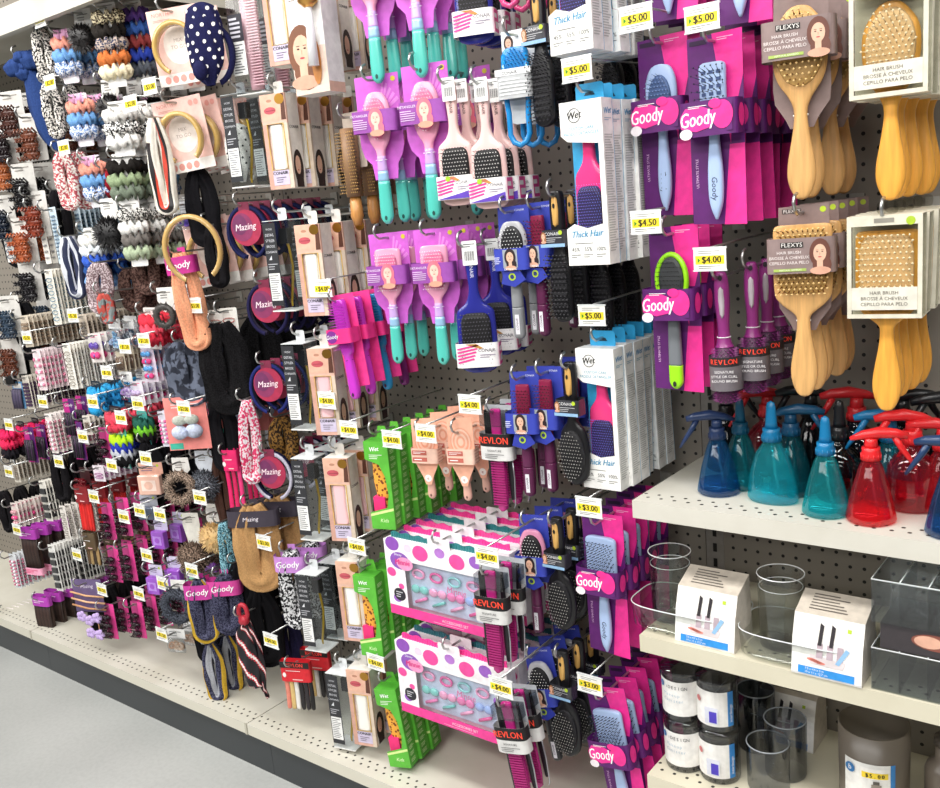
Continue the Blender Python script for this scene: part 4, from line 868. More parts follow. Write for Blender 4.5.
# ------------------------------------------------------------------ bottles, organizers, canisters
def sprayer(c, head, shape='cone', aim=0.0):
    def fn():
        b = MB(); t = c+':tint'
        prof = {'cone': [(.0001, .001), (.034, .001), (.037, .004), (.036, .012), (.028, .05), (.018, .085), (.0125, .097), (.0125, .104)],
                'wide': [(.0001, .001), (.036, .001), (.040, .006), (.039, .02), (.034, .05), (.025, .078), (.014, .094), (.0125, .104)],
                'round': [(.0001, .001), (.033, .001), (.037, .005), (.036, .05), (.034, .066), (.024, .08), (.014, .088), (.0125, .1)]}[shape]
        b.lathe(prof, t, 28, rz=.62 if shape == 'wide' else 1); d = MB(); d.tube([(0, 0, .1), (.004, 0, .05), (.012, 0, .008)], .002, '#e8f0f2:tint', 6)
        liq = MB(); liq.lathe([(.0001, .002)]+[(r*.95, z) for r, z in prof[1:4]]+[(prof[3][0]*.9, .022), (.0001, .022)], t, 24, rz=.62 if shape == 'wide' else 1)
        h = MB(); hm = head+':plastic'; h.lathe([(.0001, .098), (.0145, .098), (.0145, .108), (.013, .112), (.0135, .118), (.0001, .118)], hm, 18)
        for k in range(12): a = k*pi/6; h.tube([(.0146*math.cos(a), .0146*math.sin(a), .099), (.0146*math.cos(a), .0146*math.sin(a), .108)], .0009, hm, 4)
        if aim is not None:
            ca, sa = math.cos(aim), math.sin(aim); q = lambda u, z: (u*ca, u*sa, z)
            h.loft([(0, 0, .117, .0105, .0105), (0, 0, .126, .0095, .0095), (0, 0, .132, .009, .009)], hm, 14)
            for w in (0,): h.tube([q(-.03, .131), q(-.012, .137), q(.012, .141), q(.036, .139), q(.052, .135)], [.003, .007, .009, .0075, .005], hm, 10)
            tr = MB(); tr.tube([q(.034, .133), q(.042, .118), q(.052, .103), q(.064, .084)], [.0055, .005, .004, .0022], hm, 8)
            return 'spray_bottle', [('bottle', b, None, [('dip_tube', d), ('liquid', liq)]), ('spray_head', h, None, [('trigger', tr)])]
        h.loft([(0, 0, .117, .0105, .008), (0, 0, .128, .009, .006), (0, 0, .15, .0075, .005), (0, 0, .158, .006, .004), (0, 0, .161, .001, .001)], hm, 12)
        return 'spray_bottle', [('bottle', b, None, [('dip_tube', d), ('liquid', liq)]), ('nozzle_cap', h)]
    return fn
def organizer():
    """clear styling station: shallow tray, tall cup and a printed carton sleeve folded over it"""
    tr = MB(); cl = '#f1f3f1:clear'; w, d = .205, .12
    tr.loft([(0, 0, .001, w/2-.004, d/2-.004), (0, 0, .004, w/2, d/2), (0, 0, .048, w/2+.003, d/2+.003)], cl, 36, 4, caps=False); tr.loft([(0, 0, .003, w/2-.006, d/2-.006), (0, 0, .0045, w/2-.006, d/2-.006)], cl, 30, 4)
    tr.tube([((w/2+.003)*math.copysign(abs(math.cos(a))**.5, math.cos(a)), (d/2+.003)*math.copysign(abs(math.sin(a))**.5, math.sin(a)), .048) for a in [2*pi*(i+.5)/40 for i in range(40)]], .0012, '#e6eaea', 4, True)
    cu = MB(); cu.lathe([(.036, .006), (.039, .135)], cl, 32, -.045, .012); cu.lathe([(.0001, .006), (.036, .006)], cl, 28, -.045, .012); cu.tube([(-.045+.039*math.cos(i*pi/14), .012+.039*math.sin(i*pi/14), .135) for i in range(28)], .0011, '#eceeee', 4, True)
    cu.lathe([(.034, .008), (.036, .112)], cl, 24, -.045, .012); cu.tube([(-.045+.036*math.cos(i*pi/14), .012+.036*math.sin(i*pi/14), .112) for i in range(28)], .0008, '#dfe3e3', 4, True)
    c = MB(); x0, x1 = -.002, .108; y0 = -d/2-.006
    P = [(y0, .0), (y0-.001, .004), (y0+.008, .06), (y0+.022, .098), (y0+.075, .118), (y0+.085, .0)]
    V = [(x, y, z) for x in (x0, x1) for y, z in P]; n = len(P)
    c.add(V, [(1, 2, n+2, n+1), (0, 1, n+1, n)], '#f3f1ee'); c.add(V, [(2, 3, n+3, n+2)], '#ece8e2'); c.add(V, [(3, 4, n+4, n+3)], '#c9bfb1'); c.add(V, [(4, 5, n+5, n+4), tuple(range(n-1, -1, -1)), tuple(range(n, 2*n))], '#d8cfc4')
    def pt(u, t): a, b_ = P[1], P[2]; return (x0+(x1-x0)*u, a[0]+(b_[0]-a[0])*t, a[1]+(b_[1]-a[1])*t)
    # printed face, laid on the slanted panel
    e = .0006; sl = math.atan2(P[2][0]-P[1][0], P[2][1]-P[1][1]); c.M = Matrix.Translation(((x0+x1)/2, P[1][0]-e, P[1][1]))@Matrix.Rotation(-sl, 4, 'X')
    c.rect(-.044, .044, .0, .0125, 0, '#2f8fdb'); c.text('7.5 x 4.5 x 5 in', -.018, .009, -.0004, .005, '#ffffff'); c.text('19 x 11 x 12.7 cm', -.015, .0035, -.0004, .005, '#ffffff')
    c.decal([(-.026, .018), (.026, .018), (.03, .03), (-.026, .034)], -.0003, '#d9cfd0'); 
    for k, (x, cc) in enumerate(((-.012, '#3c2f36'), (.004, '#2c2630'), (.02, '#86b6dc'))):
        c.decal([(x-.004, .03), (x+.006, .03), (x+.006, .054), (x-.003, .054)], -.0006, '#b9a7b0'); 
    for k in range(5): c.disc(-.024+k*.004, .026-k*.001, .007, .0022, -.0008, '#e08a7c', 10)
    c.decal([(.014, .026), (.02, .024), (.036, .05), (.03, .053)], -.0008, '#8fbbe0')
    c.M = Matrix.Translation(((x0+x1)/2, P[2][0]-e, P[2][1]))@Matrix.Rotation(-math.atan2(P[3][0]-P[2][0], P[3][1]-P[2][1]), 4, 'X')
    for x in (-.014, .004): c.decal([(x, -.006), (x+.006, -.006), (x+.008, .026), (x+.002, .03)], -.0004, '#241d22')
    c.rect(.03, .036, .022, .028, -.0004, '#b4cf2c')
    c.M = Matrix.Translation(((x0+x1)/2, P[3][0], P[3][1]+e))@Matrix.Rotation(-math.atan2(P[4][0]-P[3][0], P[4][1]-P[3][1]), 4, 'X')
    c.lines(-.036, .03, .05, .01, 0, '#6b645c', 6, .4); c.M = Matrix()
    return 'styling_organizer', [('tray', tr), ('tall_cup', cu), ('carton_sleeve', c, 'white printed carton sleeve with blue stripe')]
def tray_box(n=6, label=None):
    w, d, h = .24, .11, .07; b = MB(); cl = '#eceff0:clear'; t = .0015
    b.box(-w/2, w/2, -d/2, d/2, 0, .002, cl)
    for y in (-d/2, d/2-t): b.box(-w/2, w/2, y, y+t, .002, h, cl)
    dv = []
    for i in range(n+1): x = -w/2+(w-t)*i/n; q = b if i in (0, n) else MB(); q.box(x, x+t, -d/2+t, d/2-t, .002, h-.001, cl)
    for i in range(1, n): x = -w/2+(w-t)*i/n; dv.append(('divider', MB().box(x, x+t, -d/2+t, d/2-t, .002, h-.001, cl)))
    r = MB(); r.tube([(-w/2, -d/2, h), (w/2, -d/2, h), (w/2, d/2, h), (-w/2, d/2, h)], .0012, '#e4e8e8', 4, True)
    for i in range(1, n): x = -w/2+w*i/n; r.tube([(x, -d/2, h), (x, d/2, h)], .001, '#e4e8e8', 4)
    p = [('box', b), *dv, ('rim', r)]
    if label:
        c = MB(); c.box(-w/2+.012, w/2-.004, -d/2+.004, d/2-.004, -.042, -.0005, '#3a3538'); c.disc(-.03, -.018, .034, .013, -d/2+.0036, '#8a4f42', 18); c.disc(-.04, -.018, .02, .01, -d/2+.0032, '#e0ad95', 16); p.append(('printed_label', c))
    return 'divided_organizer_box', p
def canister():
    """smoky double cylinder with a printed wrap"""
    b = MB(); sm = '#dcdee1:smoke'; R = .036; cx = (-.035, .035)
    for x in cx:
        b.lathe([(.0001, .001), (R, .001), (R+.001, .004), (R+.001, .094)], sm, 28, x); b.lathe([(R-.002, .004), (R-.002, .09)], sm, 24, x)
    l = MB()
    for x in cx: l.lathe([(R+.0015, .094), (R+.003, .097), (R+.0028, .101), (.0001, .104)], '#c4c6ca:smoke', 28, x)
    s = MB(); v = []; n = 12; z0, z1 = .014, .082
    def wrapq(cx_, a0, a1, m, zz0=z0, zz1=z1, o=.0018):
        v = []; k = 10
        for i in range(k+1): a = math.radians(a0+(a1-a0)*i/k); v += [(cx_+(R+o)*math.cos(a), (R+o)*math.sin(a), zz0), (cx_+(R+o)*math.cos(a), (R+o)*math.sin(a), zz1)]
        s.add(v, [(2*i, 2*i+2, 2*i+3, 2*i+1) for i in range(k)], m)
    wrapq(-.035, -168, -20, '#eceae6'); wrapq(.035, -158, -40, '#eceae6'); wrapq(.035, -40, -22, '#2f7fc4')
    y = -R-.0022
    for k, (x, t, sz, z, cc) in enumerate(((-.056, 'i', .011, .072, '#ffffff'),)): pass
    def around(cx_, deg, z, fn2, o=.0024):
        a = math.radians(deg); s.M = Matrix.Translation((cx_+(R+o)*math.cos(a), (R+o)*math.sin(a), z))@Matrix.Rotation(a+pi/2, 4, 'Z'); fn2(); s.M = Matrix()
    around(-.035, -130, .072, lambda: (s.disc(0, 0, .006, .006, 0, '#2b6ea8', 16), s.text('i', 0, 0, -.0003, .009, '#ffffff')), .003)
    for k, ch in enumerate('iDESIGN'): around(-.035, -112+k*9.5, .070, lambda ch=ch: s.text(ch, 0, 0, 0, .009, '#3c3c40', 0, 0, .95))
    for k, ch in enumerate('Makeup'): around(-.035, -118+k*8.5, .055, lambda ch=ch: s.text(ch, 0, 0, 0, .009, '#a9bccb'))
    for k, ch in enumerate('Canister'): around(-.035, -118+k*7.5, .044, lambda ch=ch: s.text(ch, 0, 0, 0, .009, '#a9bccb'))
    around(.035, -125, .062, lambda: (s.disc(0, 0, .006, .006, 0, '#cc7777', 12)), .003); around(.035, -85, .034, lambda: (s.rect(-.004, .01, -.012, .01, 0, '#4b3bb5'), s.rect(-.012, .012, -.014, .018, .0002, '#d7d9e6')), .0032)
    around(.035, -31, .04, lambda: s.text('interdesign', 0, 0, 0, .008, '#ffffff', 0, pi/2), .0026)
    return 'makeup_canister', [('double_cylinder', b), ('lid', l), ('paper_wrap', s)]
def cup(R=.036, H=.11, c='#d9dbde:smoke', two=True):
    def fn():
        b = MB(); b.lathe([(.0001, .001), (R, .001), (R+.001, .004), (R+.002, H)], c, 32); b.lathe([(R-.001, .005), (R-.0005, H)], c, 28)
        b.tube([((R+.001)*math.cos(i*pi/14), (R+.001)*math.sin(i*pi/14), H) for i in range(28)], .0014, '#8b9095:gloss', 5, True)
        if two:
            b.M = Matrix.Translation((-R*.35, -R*1.5, 0)); b.lathe([(.0001, .001), (R, .001), (R+.001, .004), (R+.002, H*.8)], c, 32); b.tube([((R+.001)*math.cos(i*pi/14), (R+.001)*math.sin(i*pi/14), H*.8) for i in range(28)], .0014, '#8b9095:gloss', 5, True); b.M = Matrix()
            return 'double_brush_cup', [('cups', b), ('side_label', MB().lathe([(R*.3, .1)], c, 3))][:1]
        return 'brush_cup', [('cup', b)]
    return fn
def bin_():
    b = MB(); R = .058; H = .15; br = '#6d655b'
    b.lathe([(.0001, .001), (R-.004, .001), (R-.002, .004), (R, H), (R-.003, H), (R-.006, .006), (.0001, .006)], br+':plastic', 36)
    s = MB(); k = 12
    def q(a0, a1, z0, z1, m, o=.0012):
        v = []
        for i in range(k+1): a = math.radians(a0+(a1-a0)*i/k); v += [((R+o)*math.cos(a), (R+o)*math.sin(a), z0), ((R+o)*math.cos(a), (R+o)*math.sin(a), z1)]
        s.add(v, [(2*i, 2*i+2, 2*i+3, 2*i+1) for i in range(k)], m)
    q(-125, -50, .02, .105, '#e9e8e4'); q(-50, -42, .02, .105, '#2f7fc4', .0016); q(-96, -52, .078, .098, '#f2f0ec', .002); q(-94, -54, .08, .091, '#f1d23a', .0024)
    def ar(deg, z, f, o=.0032): a = math.radians(deg); s.M = Matrix.Translation(((R+o)*math.cos(a), (R+o)*math.sin(a), z))@Matrix.Rotation(a+pi/2, 4, 'Z'); f(); s.M = Matrix()
    ar(-113, .09, lambda: (s.disc(0, 0, .009, .009, 0, '#2b6ea8', 18), s.text('b', 0, 0, -.0003, .013, '#ffffff')))
    for i, ch in enumerate('$5.00'): ar(-86+i*6, .0855, lambda ch=ch: s.text(ch, 0, 0, 0, .0095, '#2b2618', 0, 0, 1, .0003))
    ar(-72, .05, lambda: (s.rect(-.008, .008, -.025, .02, 0, '#8d857a'), s.rect(-.005, .005, .02, .026, 0, '#55504a')))
    return 'brown_canister', [('container', b), ('printed_label', s)]
def price_hook(y1, tag, lx=0, lz=0, ly=-.03):
    """hook arm from the wall with a curled tip; optional label arm and price label"""
    h = MB(); g = '#b9bab8:metal'; L = -y1
    h.tube([(0, 0, 0), (0, -L+.012, 0), (0, -L-.004, -.001), (0, -L-.015, .006), (0, -L-.019, .016), (0, -L-.014, .026), (0, -L-.004, .029)], .0026, g, 7)
    h.box(-.012, .012, -.004, 0, -.014, .016, '#a7a49c')
    p = [('hook_arm', h)]
    if tag:
        a = MB(); zz = lz+.016; yl = -L+ly
        a.tube([(lx, -.001, zz+.006), (lx, -.03, zz+.006), (lx, -L*.6, zz+.005), (lx, yl+.004, zz+.002)], .0019, g, 6)
        b = MB(); w, hh = .054, .033; b.box(lx-w/2, lx+w/2, yl-.0012, yl, lz-hh/2, lz+hh/2, '#f3f2ec'); e = yl-.0014
        b.rect(lx-w/2+.003, lx+w/2-.003, lz-.0075, lz+.006, e, '#f4dc2e'); b.text(tag, lx+.003, lz-.0008, e-.0003, .0145, '#2b2611', 0, 0, 1, .0004); b.decal([(lx-.02, lz-.005), (lx-.0155, lz-.001), (lx-.02, lz+.003)], e-.0003, '#2f8f2a')
        b.lines(lx-.019, lx+.017, lz+.0145, lz+.008, e, '#9a9a98', 2); b.lines(lx-.019, lx+.017, lz-.009, lz-.015, e, '#6f6f6d', 2)
        b.box(lx-w/2-.001, lx+w/2+.001, yl-.0016, yl+.0016, lz+hh/2, lz+hh/2+.003, '#dfe3e2'); b.box(lx-w/2-.001, lx+w/2+.001, yl-.0019, yl+.0016, lz-hh/2-.002, lz-hh/2, '#dfe3e2')
        p += [('label_arm', a), ('price_label', b)]
    return p
# ------------------------------------------------------------------ the room and the fixture
WS = 1.17; XS = [-.769, -1.939, -3.109]; ZD, LIP = .135, .032
DF, DS = -.36, -.311; Z1, Z2, Z3 = .9015, .6438, .3588
structure('floor', MB().box(-5, 1.6, -4.5, .4, -.05, 0, '#b4b6b3:concrete'))
def panel(x0, x1, ox, oz):
    m = pegboard('pegboard_paint', ox, oz, '#8a8379'); structure('wall_back', MB().box(x0, x1, 0, .012, ZD, 2.3, m))
panel(-4.3, XS[2]-.004, -1.5487, 1.0543); panel(XS[2]+.004, XS[1]-.004, -1.5487, 1.0543); panel(XS[1]+.004, XS[0]-.004, -1.5487, 1.0543); panel(XS[0]+.036, XS[0]+WS+.03, -.7134, .7352); panel(XS[0]+WS+.034, 1.2, -.7134, .7352)
for x in XS:
    u = MB(); u.box(x-.003, x+.035, .001, .03, 0, 2.3, '#8b8680')
    for k in range(60): u.box(x+.012, x+.020, .0, .0011, .2+k*.033, .218+k*.033, '#0d0c0b')
    structure('trim_1', u)
structure('wall_left', MB().box(-4.36, -4.3, -.4, .03, 0, 2.3, '#8b8680'))
DECK = shelfmat('deck_paint', DF, '#d6d3c6'); SHELF = shelfmat('shelf_paint', DS, '#d2cfc4'); SHELFC = shelfmat('cream_shelf_paint', DS, '#d6d0ba')
def deck(x0, x1, label):
    b = MB(); b.box(x0+.0015, x1-.0015, DF, -.001, ZD-.004, ZD, DECK); b.box(x0+.0015, x1-.0015, DF, DF+.003, ZD-LIP, ZD-.004, '#d3cfbf:plastic')
    b.box(x0+.0015, x1-.0015, DF+.003, DF+.006, ZD-LIP, ZD-LIP+.002, '#d3cfbf:plastic')
    g = MB(); g.box(x1-.010, x1-.0018, DF-.0012, DF-.0002, ZD-LIP-.001, ZD+.001, '#bdb9a8:plastic')
    k = MB(); k.box(x0+.0745, x1+.0735, DF+.012, DF+.016, .0, ZD-LIP+.002, '#303437:plastic')
    r = bpy.data.objects.new('base_shelf', None); COL.objects.link(r); r.location = (x0, 0, 0); props(r, label, 'shelf')
    for n_, mb in (('shelf_panel', b), ('end_cap', g), ('kick_panel', k)):
        o = bpy.data.objects.new(n_, mb.mesh(n_)); COL.objects.link(o); o.parent = r; o.location = (-x0, 0, 0)
        if n_ == 'kick_panel': o['label'] = 'dark grey kick panel below the shelf edge'
deck(-4.28, XS[2], 'cream perforated base shelf at the far left end of the aisle'); deck(XS[2], XS[1], 'long cream perforated base shelf under the headwraps and hair claws')
deck(XS[1], XS[0], 'cream perforated base shelf under the grey boxes and pink dotted gift boxes'); deck(XS[0], XS[0]+WS+.1, 'cream base shelf below the stacked smoky canisters')
def wall_shelf(x0, x1, z, front, m, label, lip=LIP):
    b = MB(); b.box(x0, x1, front, -.001, z-.003, z, m); b.box(x0, x1, front, front+.0025, z-lip, z-.003, m); b.box(x0, x0+.0025, front+.0025, -.002, z-lip, z-.003, m); b.box(x1-.0025, x1, front+.0025, -.002, z-lip, z-.003, m)
    b.box(x0+.003, x1-.003, front+.003, front+.02, z-lip, z-lip+.002, m)
    o = bpy.data.objects.new('wall_shelf', b.mesh('wall_shelf')); COL.objects.link(o); props(o, label, 'shelf')
XR = XS[0]+WS
wall_shelf(XS[0]+.002, XR, Z1, DS, SHELF, 'off-white perforated shelf holding the coloured spray bottles')
wall_shelf(XS[0]+.002, XR, Z2, DS, SHELFC, 'cream shelf holding the clear organizers with printed sleeves')
wall_shelf(XS[0]+.002, XR, Z3, DS, SHELFC, 'cream shelf holding the stacked canisters and brown container')
wall_shelf(-4.28, XS[1]-.1, 2.062, -.36, SHELF, 'pale metal shelf running across the top left corner', .065)
# ------------------------------------------------------------------ stock on the hooks
ORD = ['front one', 'second in', 'third in', 'fourth in', 'fifth in', 'sixth in', 'seventh in', 'eighth in', 'ninth in', 'tenth in', 'eleventh in', 'twelfth in', 'thirteenth in', 'fourteenth in', 'fifteenth in', 'sixteenth in']
NH = [0]
QUEUE = []; BOXES = []
def S(key, fn, px, py, n, pitch, desc, where, cat, Y=-.28, rz=0, ry=0, tag=None, sc=1, hook=True, jig=1.0):
    """n like things on one hook, front one at pixel (px, py) on the plane y=Y; tag=(px, py, text)"""
    if px < 300 and n >= 3: n = max(n, min(16, int((abs(Y)-.03)/pitch)+1))
    QUEUE.append((key, fn, px, py, min(n, max(1, int((abs(Y)-.005)/pitch)+1)), pitch, desc, where, cat, Y, rz, ry, tag, sc, hook, jig))
BB = {}
def bbox(key, fn):
    if key not in BB:
        pts = [v.co for p in proto(key, fn)[1] for me in [p[1]]+[q[1] for q in p[3]] for v in me.vertices]
        BB[key] = [(min(p[a] for p in pts), max(p[a] for p in pts)) for a in range(3)]
    return BB[key]
def wbox(key, fn, loc, rz, sc):
    b = bbox(key, fn); c, s = math.cos(rz), math.sin(rz); P = [((x*c-y*s)*sc, (x*s+y*c)*sc) for x in b[0] for y in b[1]]
    return ((loc[0]+min(p[0] for p in P), loc[0]+max(p[0] for p in P)), (loc[1]+min(p[1] for p in P), loc[1]+max(p[1] for p in P)), (loc[2]+b[2][0]*sc, loc[2]+b[2][1]*sc))
def clash(a, b):
    v = 1
    for (p, q), (r, s) in zip(a, b):
        d = min(q, s)-max(p, r)
        if d <= 0: return 0
        v *= d/max(1e-4, min(q-p, s-r))
    return v
def flush():
    plans = []
    for sid, q in enumerate(QUEUE):
        key, fn, px, py, n, pitch, desc, where, cat, Y, rz, ry, tag, sc, hook, jig = q
        p = at(px, py, Y); b = wbox(key, fn, (p.x, Y, p.z), math.radians(rz), sc); BOXES.append((sid, b)); plans.append((q, p, [0]))
    for sid, (q, p, ks) in enumerate(plans):
        key, fn, px, py, n, pitch, desc, where, cat, Y, rz, ry, tag, sc, hook, jig = q
        for k in range(1, n):
            b = wbox(key, fn, (p.x, Y+k*pitch, p.z), math.radians(rz)*.8, sc)
            if any(s2 != sid and clash(b, c) > .22 for s2, c in BOXES): continue
            BOXES.append((sid, b)); ks.append(k)
    for q, p, ks in plans:
        key, fn, px, py, n, pitch, desc, where, cat, Y, rz, ry, tag, sc, hook, jig = q; r = random.Random(int(px*31+py*7))
        for i, k in enumerate(ks):
            lab = desc+', '+((ORD[i]+' ') if len(ks) > 1 else '')+where
            place(key, fn, (p.x+r.uniform(-.003, .003)*jig*(k > 0), Y+k*pitch, p.z-.002), lab, cat, (desc.split(' ')[0]+' '+cat+' stock '+where) if len(ks) > 1 else None,
                  rz=math.radians(rz)*(1 if k == 0 else .8)+r.uniform(-.05, .05)*jig*(k > 0), ry=math.radians(ry)+r.uniform(-.025, .025)*jig*(k > 0), rx=r.uniform(-.02, .02)*jig*(k > 0), sc=sc)
        if hook:
            NH[0] += 1; L = -Y+.022; lx = lz = 0; ly = -.03
            if tag:
                t = at(tag[0], tag[1], -L-.03); lx = t.x-p.x; lz = t.z-p.z
                if abs(lz) > .3: lz = math.copysign(.3, lz)
            hl = (('labelled' if tag else 'plain')+' wire hook for the '+desc+' '+where).split(' ')
            if len(hl) > 16: nd = 16-5-len(where.split(' ')); hl = hl[:5]+desc.split(' ')[:max(2, nd)]+where.split(' ')
            while len(hl) > 15: hl.pop(5)
            place('hook%d' % NH[0], lambda: ('display_hook', price_hook(-L, tag[2] if tag else None, lx, lz)), (p.x, 0, p.z+.001), ' '.join(hl), 'hook', 'wire display hooks')
D = dict
# ---- right bay
S('flexo', wood('oval'), 800, -4, 4, .062, 'oval bamboo brush on a mauve card', 'above the square mauve cards', 'hairbrush', tag=None, rz=12, sc=1.03)
S('flexr', wood('rect'), 803, 213, 5, .052, 'square bamboo brush on a mauve card', 'above the teal spray bottles', 'hairbrush', rz=12, sc=1.0)
S('boxo', wood('oval', True), 893, -9, 5, .05, 'oval bamboo brush in a clear box', 'at the top right corner', 'hairbrush', rz=4)
S('boxr', wood('rect', True), 889, 218, 5, .05, 'square bamboo brush in a clear box', 'above the red spray bottles', 'hairbrush', rz=4)
S('revr', round_brush, 722, 276, 2, .06, 'purple round brush with grey sleeve', 'under the $4.00 label', 'hairbrush', rz=15, ry=-1, tag=(710, 260, '$4.00'), Y=-.26)
S('revr', round_brush, 752, 266, 3, .06, 'purple round brush with grey sleeve', 'beside the square mauve cards', 'hairbrush', rz=15, Y=-.22)
S('goodg', goody('green'), 673, 234, 3, .045, 'lime green framed brush on purple card', 'beside the purple round brushes', 'hairbrush', tag=(646, 223, '$4.50'))
S('goodv', goody('vent'), 714, 42, 5, .056, 'pale blue vent brush on magenta card', 'left of the mauve bamboo cards', 'hairbrush', tag=(702, 19, '$5.00'), Y=-.29)
S('goodo', goody('oval'), 662, 44, 2, .045, 'pale blue oval brush on purple card', 'left of the vent brushes', 'hairbrush', Y=-.25)
S('goodv', goody('vent'), 738, -178, 5, .04, 'blue brush card cut by the top edge', 'above the vent brushes', 'hairbrush')
S('goodo', goody('oval'), 664, -172, 4, .04, 'blue brush card cut by the top edge', 'above the $5.00 label', 'hairbrush')
S('wet', wet_box(), 572, -134, 5, .036, 'white detangling brush box with blue logo', 'cut by the top edge', 'hairbrush', Y=-.34, tag=(636, 19, '$5.00'))
S('wet', wet_box(), 590, 92, 4, .036, 'white detangling brush box with blue tab', 'above the window of black brushes', 'hairbrush', Y=-.33, tag=(577, 70, '$5.00'))
S('wet', wet_box(), 603, 338, 6, .036, 'white detangling brush box with pink paddle', 'beside the spray bottle shelf', 'hairbrush', Y=-.25, tag=(592, 316, '$5.00'))
S('goodp', goody('paddle'), 602, 520, 5, .046, 'pale blue paddle brush on magenta card', 'left of the clear organizers', 'hairbrush', Y=-.27, tag=(589, 508, '$3.00'), sc=1.0)
S('goodp', goody('paddle'), 606, 693, 5, .046, 'pale blue paddle brush on magenta card', 'left of the stacked canisters', 'hairbrush', Y=-.27, tag=(590, 685, '$3.00'), ry=-9, sc=1.0)
# ---- brush columns of the middle bay
S('blk_v', black_brush('vent'), 560, 196, 3, .05, 'black vent brush with gold inlay', 'under the white brush boxes', 'hairbrush')
S('blk_o', black_brush('oval'), 573, 366, 3, .055, 'black oval brush with gold inlay', 'left of the pink paddle boxes', 'hairbrush')
S('blk_o', black_brush('oval'), 560, 520, 3, .055, 'black oval brush with gold inlay', 'above the lowest black brushes', 'hairbrush')
S('blk_o', black_brush('oval'), 566, 652, 3, .055, 'black oval brush with gold inlay', 'lowest on the wall', 'hairbrush')
S('blk_v', black_brush('vent'), 541, -8, 3, .05, 'black vent brush', 'behind the blue loop combs', 'hairbrush')
S('sty_g', style('oval', '#87898c'), 513, 212, 2, .055, 'blue card brush with grey handle', 'right of the glossy blue paddles', 'hairbrush', rz=15)
S('sty_r', style('comb', '#5c2248'), 540, 208, 3, .05, 'blue card brush with purple handle', 'under the blue loop combs', 'hairbrush', Y=-.26)
S('sty_r', style('comb', '#5c2248'), 524, 377, 2, .055, 'blue card brush with red bristles', 'above the lower $4.00 label', 'hairbrush', rz=12)
S('sty_r', style('comb', '#5c2248'), 548, 372, 3, .05, 'blue card brush with red bristles', 'left of the black oval brush', 'hairbrush', Y=-.26)
S('sty_p', style('oval', '#5c2248'), 533, 520, 3, .055, 'blue card oval brush with purple handle', 'right of the ribbed pink combs', 'hairbrush', rz=12)
S('sty_b', style('oval', '#2b2b2e'), 538, 652, 3, .055, 'blue card oval brush with dark handle', 'tilted near the bottom', 'hairbrush', rz=12, ry=-8)
S('loop', loop_comb(), 517, 36, 3, .045, 'blue looped comb in a grey sleeve', 'right of the pale pink paddles', 'comb', rz=14)
S('loopp', loop_comb('#d8417f'), 507, -108, 3, .045, 'pink looped comb in a grey sleeve', 'at the top edge', 'comb', rz=10)
S('con_p', conair('#f0c9c4', 'pink'), 452, 84, 3, .042, 'pale pink paddle brush with barcode', 'beside the violet cards', 'hairbrush', rz=18)
S('con_p', conair('#f0c9c4', 'pink'), 485, 84, 3, .042, 'pale pink paddle brush with barcode', 'beside the blue loop combs', 'hairbrush', rz=14)
S('con_b', conair('#2b2f8c', 'blue'), 468, -88, 3, .042, 'glossy blue paddle brush', 'cut by the top edge', 'hairbrush', rz=22)
S('con_b', conair('#2b2f8c', 'blue'), 471, 246, 3, .05, 'glossy blue paddle brush', 'beside the violet cards', 'hairbrush', rz=28, sc=1.1)
S('con_b', conair('#2b2f8c', 'blue'), 494, 243, 2, .042, 'glossy blue paddle brush', 'beside the blue styling cards', 'hairbrush', rz=22, Y=-.21)
S('comb', comb_pack, 499, 409, 3, .05, 'pack of magenta and black combs', 'under the lower $4.00 label', 'comb', tag=(470, 405, '$4.00'), rz=8, sc=.9)
S('comb', comb_pack, 494, 570, 3, .05, 'pack of magenta and black combs', 'beside the upper pink dotted box', 'comb', tag=(487, 557, '$4.00'), rz=8, sc=.9, Y=-.385)
S('comb', comb_pack, 510, 700, 3, .05, 'pack of magenta and black combs', 'beside the lower pink dotted box', 'comb', tag=(501, 688, '$4.00'), rz=8, ry=-8, sc=.9, Y=-.385)
for px, py, n, w in ((376, 81, 4, 'under the uppermost violet cards'), (424, 70, 4, 'left of the pale pink paddles'), (366, -68, 3, 'cut off at the top left'), (410, -80, 4, 'cut off at the top right')):
    S('vio_o', violet_card('oval'), px, py, n, .045, 'pink and teal oval brush on violet card', w, 'hairbrush', rz=20, sc=1.02)
for px, py, n, w in ((388, 238, 3, 'above the magenta brush cards'), (434, 234, 4, 'left of the glossy blue paddles')):
    S('vio_r', violet_card('rect'), px, py, n, .045, 'pink and teal square brush on violet card', w, 'hairbrush', rz=20, sc=.95)
S('ora', orange_card, 428, 430, 3, .06, 'peach card with small pink brush', 'under the green boxes', 'hairbrush', tag=(426, 434, '$4.00'), rz=14)
S('ora', orange_card, 464, 430, 3, .06, 'peach card with small pink brush', 'left of the magenta comb packs', 'hairbrush', rz=14)
S('grn', green_box, 382, 431, 6, .042, 'green leopard brush box', 'above the upper dotted gift box', 'hairbrush', tag=(392, 440, '$4.00'), rz=16)
S('grn', green_box, 371, 564, 4, .045, 'green leopard brush box', 'left of the upper dotted gift box', 'hairbrush', rz=14)
S('grn', green_box, 391, 676, 3, .045, 'green leopard brush box', 'left of the lower dotted gift box', 'hairbrush', rz=14, ry=-6)
